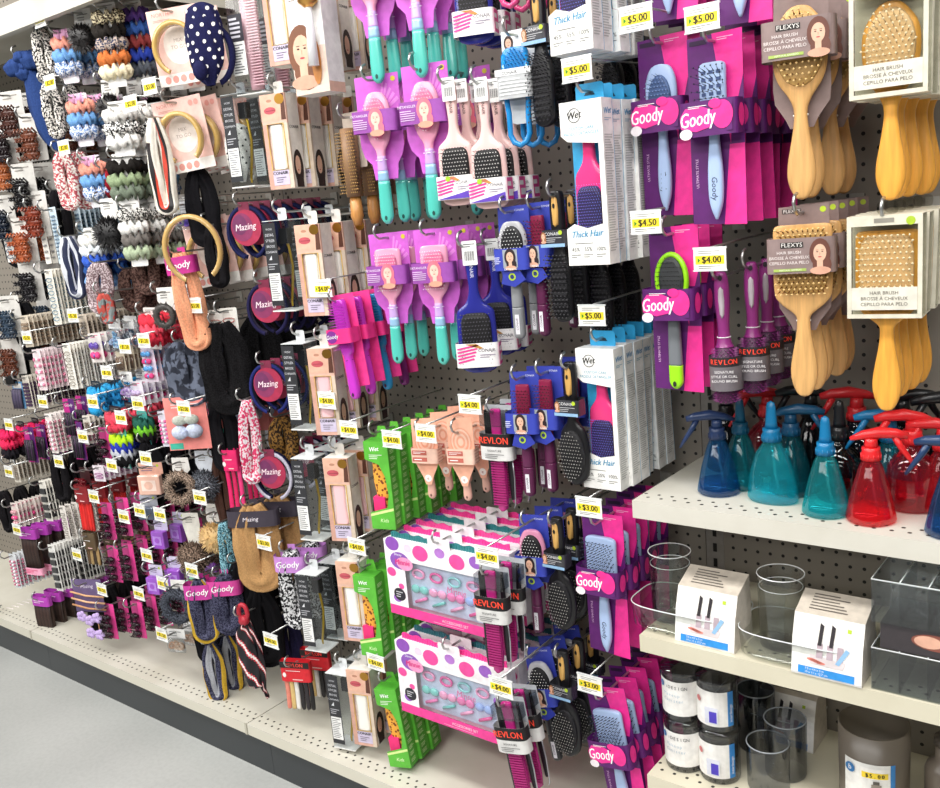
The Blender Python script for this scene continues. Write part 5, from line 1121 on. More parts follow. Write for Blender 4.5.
for i, (c, px, Y) in enumerate((('#c63bc4', 343, -.31), ('#c63bc4', 359, -.26), ('#2b8fc9', 376, -.21), ('#8c2f86', 393, -.16))):
    S('bc'+c, bristle_card(c), px, 300-i*3, 1, .05, ('violet', 'violet', 'blue', 'plum')[i]+' bristle brush on pink card', ('foremost beside the lip-print box', 'between violet and blue ones', 'fourth from the right end', 'nearest the empty pegboard')[i], 'hairbrush', Y=Y, hook=(i == 0), rz=4, ry=-5, sc=1.12)
for (px, py, w, cols) in ((440, 540, 'upper dotted box row', ['#2f7f83', '#ef3f97', '#ee4f9f', '#2f7f83', '#ef3f97', '#ef3f97']), (450, 645, 'lower dotted box row', ['#ef3f97', '#2f6f78', '#2f6f78', '#2f7f83', '#2f6f78', '#2f6f78'])):
    p = at(px+6, py, -.30)
    for k, c in enumerate(cols): place('kit'+c, kit_box(c), (p.x, -.30+k*.042, p.z+.0*k), 'white accessory gift box with pink dots and %s header, %s, %s' % ('teal' if c[1] == '2' else 'pink', ORD[k], w), 'gift box', w+' gift boxes', rx=.0)
    place('kithook%d' % py, lambda: ('display_hook', price_hook(-.325, None)), (p.x, 0, p.z+.004), 'grey wire hook carrying the '+w, 'hook', 'wire display hooks')
# ---- hair tools in boxes
G = 'dark sleeved clear box with gold tool'
for px, py, n, w in ((246, 88, 3, 'beside the upper lip-print box'), (287, 212, 3, 'right of the red round cards'), (305, 333, 3, 'left of the violet bristle brushes'), (314, 446, 3, 'below the clear tray edge'), (318, 560, 3, 'right of the black tweed wrap'), (347, 658, 2, 'lowest of the box column')):
    S('tool', tool_box(), px, py, n, .075, G, w, 'hair tool', rz=12, Y=-.27, tag=None)
S('cbox', comb_box, 250, -22, 2, .08, 'clear box with pale pink brush', 'beside the polka dot band', 'hairbrush', rz=16, Y=-.27)
I = 'photo carton with white iron in window'
for px, py, n, w, tg in ((283, 88, 3, 'beside the bronze round brushes', None), (317, 216, 3, 'above the pink iron carton', (323, 289, '$4.00')), (283, -40, 3, 'cut by the top edge', None), (356, 548, 3, 'left of the green box column', (357, 547, '$4.00')), (366, 655, 2, 'lowest of its column', (376, 663, '$4.00'))):
    S('iron', iron_box(), px, py, n, .07, I, w, 'hair iron', rz=16, Y=-.27, tag=tg)
for px, py, n, w, tg in ((328, 338, 3, 'left of the pink bristle cards', (327, 401, '$4.00')), (343, 446, 3, 'left of the leopard boxes', (349, 430, '$4.00'))):
    S('ironp', iron_box('#f3c6cb', '#3a1420'), px, py, n, .07, 'photo carton with pink iron in window', w, 'hair iron', rz=20, Y=-.27, tag=tg)
S('photo', photo_box, 311, -68, 1, .08, 'tall carton with woman and round brush', 'in the top row', 'hairbrush', rz=10, Y=-.27)
S('rbr', lambda: ('round_hairbrush', [('barrel', bristles(-.09, .045, .12, -.02, .012, '#3b2a22', '#c49a55', 10, 20, 'rect', .0012, .4, MB().tube([(0, -.016, -.02), (0, -.016, -.16)], .018, '#8c6a4a', 12))), ('handle', MB().tube([(0, -.016, -.16), (0, -.016, -.2), (0, -.016, -.22)], [.012, .014, .008], '#c98d4d:wood', 10)), ('card', MB().prism(rr(-.03, .03, -.1, .014, .003), 0, .001, '#d8c8b8'))]), 352, 118, 4, .05, 'bronze round brush with dark bristles', 'left of the violet cards', 'hairbrush', Y=-.24)
S('blk_v', black_brush('vent'), 601, 214, 3, .05, 'black vent brush with gold inlay', 'hidden under the white boxes', 'hairbrush', Y=-.2)
S('blk_v', black_brush('vent'), 612, 0, 3, .05, 'black vent brush with gold inlay', 'behind the top white boxes', 'hairbrush', Y=-.16)
# ---- hair bands, wraps, claws and grips of the left bays
W_ = -.30
for px, py, n, c1, c2, w in ((248, 205, 3, '#1d1e44:cloth', '#20244e:cloth', 'beside the gold band cards'), (268, 282, 5, '#2a2536:cloth', '#221f44:cloth', 'above the middle red cards'), (270, 362, 5, '#1d1d2c:cloth', '#232a66:cloth', 'third one down'), (273, 450, 5, '#1b1c3c:cloth', '#b9b6c6:cloth', 'above the tan wraps')):
    S('mz'+w, mazing(c1, c2), px, py, int(n*1.5), .033, 'navy hair band on red round card', w, 'headband', Y=-.28, rz=20, sc=.95)
S('gold', gold_band_card(), 176, 103, 3, .05, 'gold padded band on pink card', 'above the peach wrap', 'headband', Y=W_, rz=30, ry=-6, tag=(150, 87, '$3.00'))
S('gold', gold_band_card(), 172, 12, 2, .06, 'gold padded band on pink card', 'beside the polka dot band', 'headband', Y=W_, rz=34, ry=-4)
S('gold', gold_band_card(), 204, 222, 3, .05, 'gold band on rose card', 'right of the peach wrap', 'headband', Y=-.24, rz=26, ry=-6)
S('knotn', knot_band('#1d1e46:cloth', '#f4f2ee'), 206, 10, 1, .05, 'navy knotted band with white polka dots', 'in the top row', 'headband', Y=-.36, rz=20, hook=False)
S('knotw', knot_band('#eeebe4:cloth', '#1a181a', .8), 240, 128, 1, .05, 'white knotted band with black dots', 'behind the clear tool box', 'headband', Y=-.22, rz=20, sc=.8)
S('goldb', lambda: ('loose_headband', [('headband', band_geo(.062, .032, '#c7a466:gloss', 0, -.04, -.075, -60, 240, 1.2, .007))]), 189, 216, 1, .05, 'loose gold band round the peach wrap', 'in front', 'headband', Y=-.36, rz=40, hook=False, ry=-6)
S('peach', wrap('#eba580:cloth', .225, .07, header='#c9308f'), 182, 252, 1, .05, 'peach head wrap with pink label', 'under the gold band', 'head wrap', Y=-.32, rz=30, ry=-4)
S('wred', wrap('#efe9dd:cloth', .21, .055, stripes=lambda j, i: '#d9452f' if j == 8 and i > 3 else '#1f1c1f' if j == 9 and i > 3 else '#efe9dd'), 157, 118, 1, .05, 'white head wrap with red and black streak', 'left of the gold cards', 'head wrap', Y=-.34, rz=30)
S('navybow', bow_scarf('#2a4176:cloth'), 27, 58, 1, .05, 'blue bow scarf with long tails', 'in the upper left corner', 'head wrap', Y=W_, rz=30, ry=-6, sc=1.05)
S('navystr', wrap('#232a4a:cloth', .16, .06, stripes=lambda j, i: '#dfe2ea' if j % 3 == 0 else '#232a4a'), 72, 236, 2, .05, 'navy wrap with thin white stripes', 'below the floral wrap', 'head wrap', Y=W_, rz=20)
S('floral', wrap('#f1ece4:mix_b8505a_170', .14, .06), 66, 152, 2, .05, 'white floral head wrap', 'under the leopard wraps', 'head wrap', Y=W_, rz=20, tag=(64, 148, '$2.00'))
S('leo', wrap('#e9e4dc:mix_1d1b1d_210', .13, .05), 53, 84, 2, .06, 'black and white leopard wrap', 'right of the blue bow scarf', 'head wrap', Y=W_, rz=20, tag=(50, 83, '$2.00'))
S('leo', wrap('#e9e4dc:mix_1d1b1d_210', .16, .05), 44, 28, 2, .06, 'black and white leopard wrap', 'behind the upper price label', 'head wrap', Y=W_, rz=20, tag=(40, 20, '$2.00'))
sq = D()
for px, py, n, w in ((64, 34, 3, 'in the top row'), (79, 98, 3, 'beside the fluffy black one'), (92, 160, 3, 'under the second price label')):
    S('scb', scrunchies(['#f0a08c', '#6f9fd4:cloth', '#5f7fb5:mix_e6eaf2_260'], .055, '#e9e3ea', '#e7a9d0'), px, py, n, .055, 'coral and blue scrunchie trio', w, 'scrunchie set', Y=W_, rz=26)
S('scm', scrunchies(['#e9dcb8:mix_3a2a20_220', '#26221f', '#b9a79a:mix_2b3350_220', '#c9713c', '#efe4c4'], .06), 106, 8, 3, .06, 'scrunchie set ending in ivory', 'in the top row', 'scrunchie set', Y=W_, rz=28)
S('scd', scrunchies(['#6a4a9c', '#3a5fa8', '#8c3a3a', '#2b3f9c', '#4c5058'], .055), 133, 6, 3, .06, 'scrunchie set in blue and purple', 'behind the ivory set', 'scrunchie set', Y=-.24, rz=20)
S('scw', scrunchies(['#dcdad6', '#f3f2ef:mix_1b1b1d_220', '#efeeea'], .07), 118, 106, 3, .055, 'white and grey scrunchie trio', 'left of the gold card', 'scrunchie set', Y=W_, rz=26, tag=(131, 104, '$2.00'))
S('scg', scrunchies(['#1d1a18', '#8fa07c', '#6f7a6a'], .07), 122, 158, 2, .055, 'green and black scrunchie trio', 'under the white trio', 'scrunchie set', Y=W_, rz=26)
S('scz', scrunchies(['#d9d7d2:mix_33312f_220', '#e9e8e4', '#6f6a66', '#a9b79a'], .058), 131, 206, 3, .055, 'marbled scrunchie set ending in sage', 'right of the fluffy black pompom', 'scrunchie set', Y=W_, rz=24)
S('scn', scrunchies(['#f0efe9', '#dfe6ea', '#3a5fc0', '#2b4f8a', '#7fa6d8'], .055, step=.028), 91, 232, 3, .055, 'white to blue scrunchie set', 'below the black pompom', 'scrunchie set', Y=W_, rz=24)
S('flb', fluffy('#151416', .045, H=.07), 108, 203, 3, .075, 'fluffy black scrunchie on white card', 'left of the marbled set', 'scrunchie', Y=W_, rz=24)
S('flk', fluffy('#1b1718', .036), 82, 14, 3, .07, 'fluffy black scrunchie on tilted card', 'in the top row', 'scrunchie', Y=W_, rz=24)
S('flk', fluffy('#1b1718', .036), 109, 84, 3, .07, 'fluffy black scrunchie on white tag', 'under the ivory set', 'scrunchie', Y=-.26, rz=24)
S('flg', fluffy('#4a4744', .034, ring=True), 165, 292, 2, .07, 'charcoal fur scrunchie on grey tag', 'left of the peach wrap', 'scrunchie', Y=W_, rz=24)
S('braidg', wrap('#7a6468:mix_cfc0c4_220', .12, .07), 103, 262, 1, .05, 'grey braided wrap with twisted knot', 'under the black pompom', 'head wrap', Y=-.33, rz=20, ry=10)
S('coral', wrap('#c95b52:mix_8fa0a0_60', .075, .03), 108, 292, 1, .05, 'coral checked strip', 'under the grey braided wrap', 'head wrap', Y=-.34, rz=20)
# slim cards of grips
CC = [  # px, py, n, pitch, key params, desc, where, tag
 (38, 208, 9, .02, ('#e9e5dc', '#8f8f92', .026, .17, 'pins', 8), 'cream strip card of dark pins', 'right of the brown claws', None),
 (52, 210, 8, .03, ('#cfe0ea', '#2f5f7f', .03, .16, 'pins', 12), 'pale blue card of teal grips', 'left of the striped navy wrap', None),
 (48, 272, 12, .022, ('#ece7db', '#4f7f9a', .035, .165, 'snap', 7), 'cream card of snap clips', 'under the long strip cards', (73, 316, '$1.50')),
 (66, 346, 12, .02, ('#efebe2', '#8d8478', .036, .14, 'snap', 6), 'cream card of brown snap clips', 'below the middle price label', None),
 (36, 352, 9, .028, ('#f1dfe2', '#e98aa8', .04, .13, 'bead', 5), 'pink card of flower clips', 'left of the brown snap clips', (43, 402, '$1.25')),
 (25, 378, 9, .024, ('#d9d2c6', '#4a3850', .035, .11, 'bar', 7), 'beige card of dark bars', 'beside the pink flower cards', None),
 (48, 416, 9, .03, ('#efe6e2', '#c77f92', .034, .13, 'bead', 7), 'ivory card with rosy beads', 'above the checkered clip cards', (59, 462, '$1.25')),
 (42, 483, 12, .02, ('#e6e2d8', '#2b2b2d', .035, .14, 'bar', 4), 'beige card of black bar clips', 'left of the red ribbons', None),
 (51, 547, 12, .02, ('#ecebe6', '#2b2b2d', .035, .165, 'bar', 5), 'white card of black bar clips', 'above the flower band card', (77, 555, '$1.25')),
 (12, 556, 8, .03, ('#d9dde0', '#c76f8a', .04, .13, 'bead', 8), 'pale card of pastel beads', 'at the lower left edge', None),
 (14, 505, 8, .03, ('#e6ddd6', '#d6a0a8', .04, .09, 'bow', 3), 'pale card of small bows', 'above the brown elastic packs', (17, 530, '$1.25')),
 (14, 462, 8, .03, ('#d6cfc2', '#8f7f6f', .034, .08, 'pins', 7), 'tan card of bobby pins', 'left of the magenta pack', (9, 472, '$1.25')),
 (86, 418, 7, .03, ('#ded7cd', '#7a6658', .034, .06, 'pins', 5), 'tan card of small pins', 'left of the neon elastics', None),
 (98, 468, 6, .035, ('#f1e6ee', '#b065a0', .05, .05, 'snap', 2), 'white card of lilac clips', 'right of the red ribbons', (112, 466, '$1.25')),
 (119, 350, 7, .03, ('#d9ccb4', '#6f5a48', .035, .07, 'long', 5), 'tan card of brown elastics', 'left of the pink bow strips', (125, 347, '$1.50')),
 (146, 345, 6, .035, ('#e9ddec', '#5fa8e6', .05, .11, 'bow', 4), 'strip card of pink and blue bows', 'under the red scrunchie', None),
 (162, 414, 5, .035, ('#e7e6f2', '#e96aa8', .036, .1, 'bead', 6), 'lilac card of pink beads', 'left of the pink bow card', None),
 (136, 384, 4, .04, ('#e6e2ea', '#c9b5dc', .05, .07, 'bow', 2), 'clear card of lilac flowers', 'above the $2.00 labels', (138, 404, '$2.00')),
 (6, 232, 6, .04, ('#e6e3de', '#3a5878', .04, .1, 'snap', 4), 'grey card of blue clips', 'at the left edge', None),
 (82, 317, 7, .03, ('#cdbfae', '#4f4238', .04, .07, 'pins', 5), 'tan card of dark grips', 'behind the middle labels', (101, 310, '$1.50')),
 (24, 318, 7, .03, ('#d9cdbb', '#9a8672', .04, .1, 'bar', 6), 'tan card of pale bars', 'left of the snap clip cards', (27, 338, '$1.50')),
 (94, 336, 4, .04, ('#efe9e4', '#6a4fb0', .055, .085, 'bow', 2), 'white card with purple bow', 'right of the brown snap clips', (107, 373, '$1.50')),
 (62, 508, 5, .04, ('#e9e3dc', '#9f9890', .03, .12, 'snap', 6), 'white strip card of silver clips', 'left of the scarlet ribbons', None),
 (10, 610, 5, .04, ('#efe7ea', '#e07f9c', .045, .09, 'bead', 6), 'white card of pink beads', 'lowest at the left edge', None),
]
for px, py, n, pit, k, desc, w, tg in CC:
    n = min(16, int(n*1.9)); pit = max(.0105, pit*.5)
    S('cc%d_%d' % (px, py), clip_card(k[0], k[1], k[2], k[3], k[4], k[5], '#e7508c' if k[4] == 'bow' else '#f4f0f4' if k[4] == 'bead' else None), px, py, n, pit, desc, w, 'hair clip card', Y=W_, tag=tg, rz=8, ry=-2)
CL = [(2, 122, '#2b2124', 'above the amber claws', 4), (30, 118, '#7a4632', 'behind the blue scarf tail', 4), (34, 196, '#8f3f2a', 'above the long strip cards', 3), (2, 200, '#1a2434', 'under the amber claws', 4), (10, 96, '#54322a', 'at the left edge above all', 4), (3, 150, '#b0663c', 'at the left edge below the bow', 4), (22, 168, '#1c1a1c', 'under the blue scarf tail', 4), (22, 222, '#b5603a', 'beside the long strip cards', 4), (28, 262, '#1f1c20', 'under the rust claws', 4), (8, 300, '#3a4a5c', 'at the left edge beside dark ones', 4), (10, 338, '#6a3a28', 'above the black pony bands', 4)]
for px, py, c, w, n in CL:
    S('cl'+c, claw(c, '#d9d6d0', .05, .085, n=3), px, py, n, .06, {'#2b2124': 'dark plum', '#7a4632': 'copper', '#8f3f2a': 'brick red', '#1a2434': 'midnight blue', '#54322a': 'dark brown', '#b0663c': 'amber', '#1c1a1c': 'black', '#b5603a': 'rust', '#1f1c20': 'glossy black', '#3a4a5c': 'slate', '#6a3a28': 'chestnut'}[c]+' claw clips on white card', w, 'hair claw', Y=W_, rz=24, sc=1.55)
for px, py, w, n, tg in ((112, 548, 'left of the purple cubes', 4, (102, 590, '$1.50')), (127, 546, 'touching the purple cubes', 4, (139, 594, '$1.50')), (104, 430, 'above the red ribbons', 3, (83, 437, '$1.50')), (122, 500, 'under the rose box', 3, (124, 517, '$1.50')), (106, 505, 'right of the red ribbons', 3, (94, 497, '$1.50')), (108, 606, 'lowest of the claw cards', 4, (163, 584, '$1.50')), (136, 604, 'above the fur ring', 4, None)):
    S('clm', claw('#2a1620', '#b83a7c', .045, .12, n=3, strip='#f0479c'), px, py, n, .05, 'dark claw clips on magenta card', w, 'hair claw', Y=W_, rz=14, tag=tg)
S('redc', claw('#7a1420', '#3a1418', .045, .05, n=1), 84, 470, 4, .05, 'dark red claws on small card', 'above the scarlet ribbons', 'hair claw', Y=W_, rz=10)
S('redr', straps(['#d8221f', '#e02a26', '#c81f1e', '#e02a26', '#cf2420'], .13, '#8f1d24', '', .06), 84, 487, 3, .06, 'bundle of scarlet ribbons', 'above the tan tassels', 'ribbon pack', Y=W_, rz=10)
S('tass', straps(['#6b5238', '#b89a68', '#3d2f22', '#a98c5c'], .09, '#5b4a34', '', .055), 92, 534, 3, .06, 'bundle of tan and brown tassels', 'under the scarlet ribbons', 'ribbon pack', Y=W_, rz=10)
for px, py, n, w in ((27, 530, 3, 'at left above its twin'), (40, 597, 3, 'lowest, over the base shelf')):
    S('brn', braid(['#3a2620', '#2c1c18', '#45302a']), px+4, py, n, .045, 'thick brown elastic bundle with purple top', w, 'hair elastic pack', Y=W_, rz=14, sc=1.25)
S('bcard', thin_band_card, 86, 583, 4, .045, 'violet card with braided flower bands', 'over the base shelf', 'headband', Y=-.33, rz=24, sc=1.2)
for px, py, n, w in ((28, 430, 5, 'at the left of the ivory cards'), (68, 402, 5, 'above the rosy bead cards'), (76, 425, 5, 'left of the tan pin cards')):
    S('mpk', pack_card('#c9308f', '#5b2470', .05, .12), px, py, n, .04, 'magenta and purple elastics card', w, 'hair elastic pack', Y=W_, rz=10)
S('navyel', elastics(['#4a4258', '#37304a', '#59506a'], .05, .09, '#6fa8d8'), 17, 384, 4, .05, 'grey elastics on sky blue card', 'left of the pink flower cards', 'hair elastic pack', Y=W_, rz=10, tag=(9, 425, '$1.25'))
S('hotp', scrunchies(['#ee2f66', '#e3305c', '#1d1a20'], .05, '#1d1a20'), 6, 428, 3, .05, 'hot pink and black scrunchies', 'at the left edge', 'scrunchie set', Y=W_)
S('blk_el', elastics(['#161416', '#1f1c1f', '#121113'], .06, .14, '#1c1a1c', '#3a373a'), 6, 345, 5, .05, 'long black pony bands', 'at the left edge', 'hair elastic pack', Y=W_)
S('blu_bag', scrunchies(['#3aa5dd', '#2b8cc8', '#2f9fd8'], .055, '#1d2b38', step=.024), 96, 385, 4, .05, 'sky blue scrunchie pack', 'beside the $2.00 label', 'scrunchie set', Y=W_, tag=(93, 402, '$1.50'))
S('cor_bag', scrunchies(['#f0566a', '#ee4a62'], .07, '#2b1d24', step=.022), 115, 410, 3, .05, 'coral pink scrunchie pack', 'above the neon elastics', 'scrunchie set', Y=W_, tag=(121, 418, '$1.50'))
S('neon', scrunchies(['#b8e62a', '#2a3aa8', '#b9bcc4', '#151417'], .075, '#59c4b8', step=.02), 120, 432, 2, .06, 'neon green, blue and black elastics pack', 'under the coral pack', 'scrunchie set', Y=W_)
S('neon2', scrunchies(['#2f6a5c', '#7fd23a', '#1d1b1e'], .06, '#59c4b8', step=.02), 142, 415, 2, .06, 'dark and green elastics pack', 'left of the lilac bead cards', 'scrunchie set', Y=-.26)
S('red_s', scrunchies(['#e03a4c', '#f0566a', '#c92f44'], .07, '#e8e4df', step=.024), 150, 312, 2, .06, 'bright red scrunchie on grey card', 'above the pink bow strips', 'scrunchie set', Y=W_, tag=(144, 341, '$1.50'))
S('mar_s', scrunchies(['#9c1f2c', '#8a1a28', '#7a1622'], .045, '#7a1622', step=.02), 110, 168, 2, .06, 'deep red velvet scrunchies', 'beside the green trio', 'scrunchie set', Y=-.27)
S('bag_b', poly_bag(['#8fc4ea', '#cfe4f4', '#a9b6d8'], .06, .09), 114, 322, 3, .05, 'clear bag of pale blue elastics', 'right of the coral strip', 'hair elastic bag', Y=W_)
S('bag_p', poly_bag(['#c9a6dc', '#e3cfe9', '#b58fd0'], .06, .08), 126, 375, 3, .05, 'clear bag of lilac elastics', 'under the tan elastics', 'hair elastic bag', Y=W_)
S('bag_g', poly_bag(['#8c8f94', '#cfd2d6', '#5c5f66'], .055, .07), 128, 322, 3, .05, 'clear bag of grey elastics', 'left of the red scrunchie', 'hair elastic bag', Y=-.27)
S('pinkbow', (lambda: ('carded_hair_bow', [('card', MB().prism([(-.045, .012), (.045, .012), (.045, -.1), (-.045, -.1)], 0, .001, '#f08f88').rect(-.043, -.015, -.098, -.085, -.0004, '#3fb39a').lines(-.03, .03, .0, -.012, -.0004, '#fbe3de', 2)), ('fabric_bow', MB().ell(-.014, -.012, -.06, .018, .009, .014, '#c6cfe4:cloth', 12, 8, lambda a, b: 1+.15*math.sin(5*a)).ell(.016, -.012, -.058, .018, .009, .014, '#c6cfe4:cloth', 12, 8, lambda a, b: 1+.15*math.sin(5*a+1)).ell(0, -.018, -.06, .008, .006, .009, '#b7c1dc:cloth', 8, 6)), ('upper_bow', MB().ell(-.012, -.01, -.035, .016, .008, .011, '#b9bfb4:cloth', 12, 8).ell(.014, -.01, -.034, .016, .008, .011, '#b9bfb4:cloth', 12, 8))])), 184, 402, 6, .04, 'coral card with pale blue bow', 'above the fur scrunchies', 'hair bow', Y=-.33, rz=34, sc=1.25, tag=(184, 409, '$2.00'))
S('pcub', pouch('#9a55c4', '#d9d3ea', .05, .085, lid='#b98ae0'), 160, 522, 2, .06, 'translucent purple cube', 'under the charcoal box', 'hair accessory', Y=W_, rz=14, tag=(160, 515, '$1.50'))
S('pcub', pouch('#9a55c4', '#d9d3ea', .05, .085, lid='#b98ae0'), 176, 560, 3, .06, 'translucent purple cube', 'beside the brown fur scrunchie', 'hair accessory', Y=W_, rz=14, tag=(147, 556, '$1.50'))
S('pcub', pouch('#8a4fb8', '#c9c3e0', .045, .075, lid='#7a6ae0'), 155, 568, 2, .06, 'small purple cube', 'left of its larger twin', 'hair accessory', Y=-.31, rz=14)
S('rbox', pouch('#e3b7a4', '#d9a996', .075, .09, lid='#f3d9cc'), 150, 466, 2, .06, 'rose coloured card box', 'left of the brown fur ring', 'hair accessory', Y=W_, rz=26, tag=(146, 459, '$2.00'))
S('dbox', pouch('#4f5a6e', '#b9bcc6', .06, .07, lid='#5c6880'), 148, 498, 2, .06, 'charcoal blue carded pouch', 'above the purple cubes', 'hair accessory', Y=W_, rz=20, tag=(140, 511, '$1.50'))
S('furb', fluffy('#8c7a6c:knit', .05, ring=True, H=.04), 180, 462, 1, .06, 'brown and cream fur ring', 'under the coral bow cards', 'scrunchie', Y=-.32, rz=26)
S('furg', fluffy('#5c5f66:knit', .042, H=.07, card='#e6ecf4'), 203, 455, 3, .08, 'grey fur scrunchie on white card', 'right of the brown fur ring', 'scrunchie', Y=-.28, rz=26, tag=(200, 498, '$2.00'))
S('furn', fluffy('#7a675a:knit', .045, H=.12, card='#e9e6dc'), 190, 517, 2, .08, 'brown fur scrunchie on large white card', 'below the fur ring', 'scrunchie', Y=W_, rz=26)
S('furt', fluffy('#d3b078', .042, H=.05), 214, 512, 2, .08, 'tan fluffy pompom scrunchie', 'right of the brown fur card', 'scrunchie', Y=-.27, rz=26)
S('grnc', pouch('#8fd0b0', '#b7dcc6', .04, .07), 194, 570, 2, .06, 'mint green carded case', 'under the brown fur card', 'hair accessory', Y=W_, rz=20, tag=(192, 571, '$1.50'))
S('furring', fluffy('#4a4e58:knit', .055, ring=True, H=.02), 178, 584, 1, .05, 'long charcoal fur ring', 'left of the glitter wraps', 'scrunchie', Y=-.34, rz=20)
S('beig', poly_bag(['#d9b79a', '#e6cdb5', '#c99f80'], .06, .07), 176, 632, 4, .05, 'clear bag of beige elastics', 'under the charcoal fur ring', 'hair elastic bag', Y=W_, rz=20, tag=(162, 635, '$1.50'))
GL = '#26263c:mix_55566e_260'
S('glit', wrap(GL, .165, .075, stripes=lambda j, i: '#d3ac3c:cloth' if j == 10 else '#b4b6be:cloth' if j == 11 else GL, header='#c93a9c'), 200, 577, 3, .06, 'navy glitter wrap with gold strip', 'left of the striped tie scarf', 'head wrap', Y=-.33, rz=34)
S('glit2', wrap(GL, .15, .085, header='#d9469f'), 225, 573, 3, .06, 'dark glitter wrap with pink label', 'behind the gold strip wrap', 'head wrap', Y=-.29, rz=34)
S('glit3', wrap(GL, .165, .06, stripes=lambda j, i: '#d3ac3c:cloth' if j == 10 else '#b4b6be:cloth' if j in (6, 7) else GL), 213, 640, 2, .06, 'glitter wrap with gold and grey falls', 'lowest, under the pink labels', 'head wrap', Y=W_, rz=24)
S('tie', tie_scarf, 247, 612, 1, .05, 'black scarf with red and white stripes', 'right of the glitter wraps', 'head wrap', Y=-.33, rz=24)
S('blkh', wrap('#121114:cloth', .2, .1), 262, 585, 3, .06, 'plain black head wrap', 'behind the striped scarf', 'head wrap', Y=-.27, rz=20)
S('navyw', wrap('#2d2a4c:cloth', .14, .07), 288, 612, 2, .06, 'dark violet wrap', 'under the black tweed wrap', 'head wrap', Y=-.2, rz=20)
S('tan', wrap('#b98f5f:cloth', .2, .12, header='#3b3440'), 254, 503, 2, .08, 'wide tan head wrap', 'under the lowest red round card', 'head wrap', Y=-.31, rz=30, tag=None)
S('blkt', wrap('#1b1a1e:mix_e4e4e6_160', .19, .075, header='#c98ad6'), 292, 548, 2, .07, 'black and white tweed wrap', 'right of the tan wrap', 'head wrap', Y=-.28, rz=24, tag=(264, 543, '$3.00'))
S('flow', wrap('#e9e2e6:mix_d63a6a_150', .2, .05), 250, 398, 1, .05, 'colourful floral head wrap', 'left of the lowest red round cards', 'head wrap', Y=-.3, rz=24, ry=4)
S('pais', wrap('#8a6430:mix_2b1d14_170', .11, .07), 283, 415, 2, .07, 'brown paisley wrap', 'above the lowest red round cards', 'head wrap', Y=-.24, rz=24)
S('hpink', straps(['#e8236c', '#d81f60', '#ee3a80'], .15, '#e8236c', '', .045), 232, 452, 2, .06, 'hot pink hanging strips', 'right of the grey fur scrunchies', 'ribbon pack', Y=-.26, rz=20)
S('teal', wrap('#2a5a6a:mix_9fd6e4_220', .2, .03), 226, 520, 1, .05, 'blue speckled narrow wrap', 'left of the wide tan wrap', 'head wrap', Y=-.26, rz=20)
S('brwn', wrap('#5a3f36:cloth', .2, .04), 221, 455, 1, .05, 'brown narrow wrap', 'left of the hot pink strips', 'head wrap', Y=-.24, rz=20)
S('leaf', wrap('#2f323d:mix_666d7e_38', .14, .12), 186, 340, 2, .07, 'wide charcoal camouflage wrap', 'under the peach wrap', 'head wrap', Y=-.3, rz=30)
S('hairb', wrap('#131214:knit', .2, .13), 222, 322, 4, .06, 'bundle of long black bands', 'left of the middle red round cards', 'hair elastic pack', Y=-.27, rz=26)
S('hairc', straps(['#2a2426', '#4a3c3c', '#1b191c', '#5c4a48'], .13, '#a05a60', '', .07), 205, 385, 4, .06, 'dark thin headband bundle', 'right of the coral bow cards', 'headband', Y=-.22, rz=26)
for k, (px, py, w) in enumerate(((214, 313, 'right of the peach wrap foot'), (228, 311, 'left of the red round cards'))):
    S('wht', clip_card('#f4f1ea', '#c7685a', .045, .085, 'snap', 3), px, py, 3, .045, 'small white card with red print', w, 'hair clip card', Y=-.28+.02*k, rz=30, tag=((195, 306, '$3.00') if k == 0 else None))
S('fuzz', poly_bag(['#5a3fa8', '#7a4fc0', '#8c8c96'], .07, .07, '#c9c9cc'), 186, 205, 4, .05, 'clear bag with purple ties', 'above the loose gold band', 'hair elastic bag', Y=-.27, rz=24, tag=(173, 207, '$2.00'))
S('rst', straps(['#e68a78', '#d8b878', '#e8e4de', '#1f1c20', '#2b262b', '#161417'], .12), 297, 662, 2, .07, 'red header pack of satin ties', 'over the base shelf joint', 'hair elastic pack', Y=-.29, rz=22, tag=(271, 641, '$4.00'))
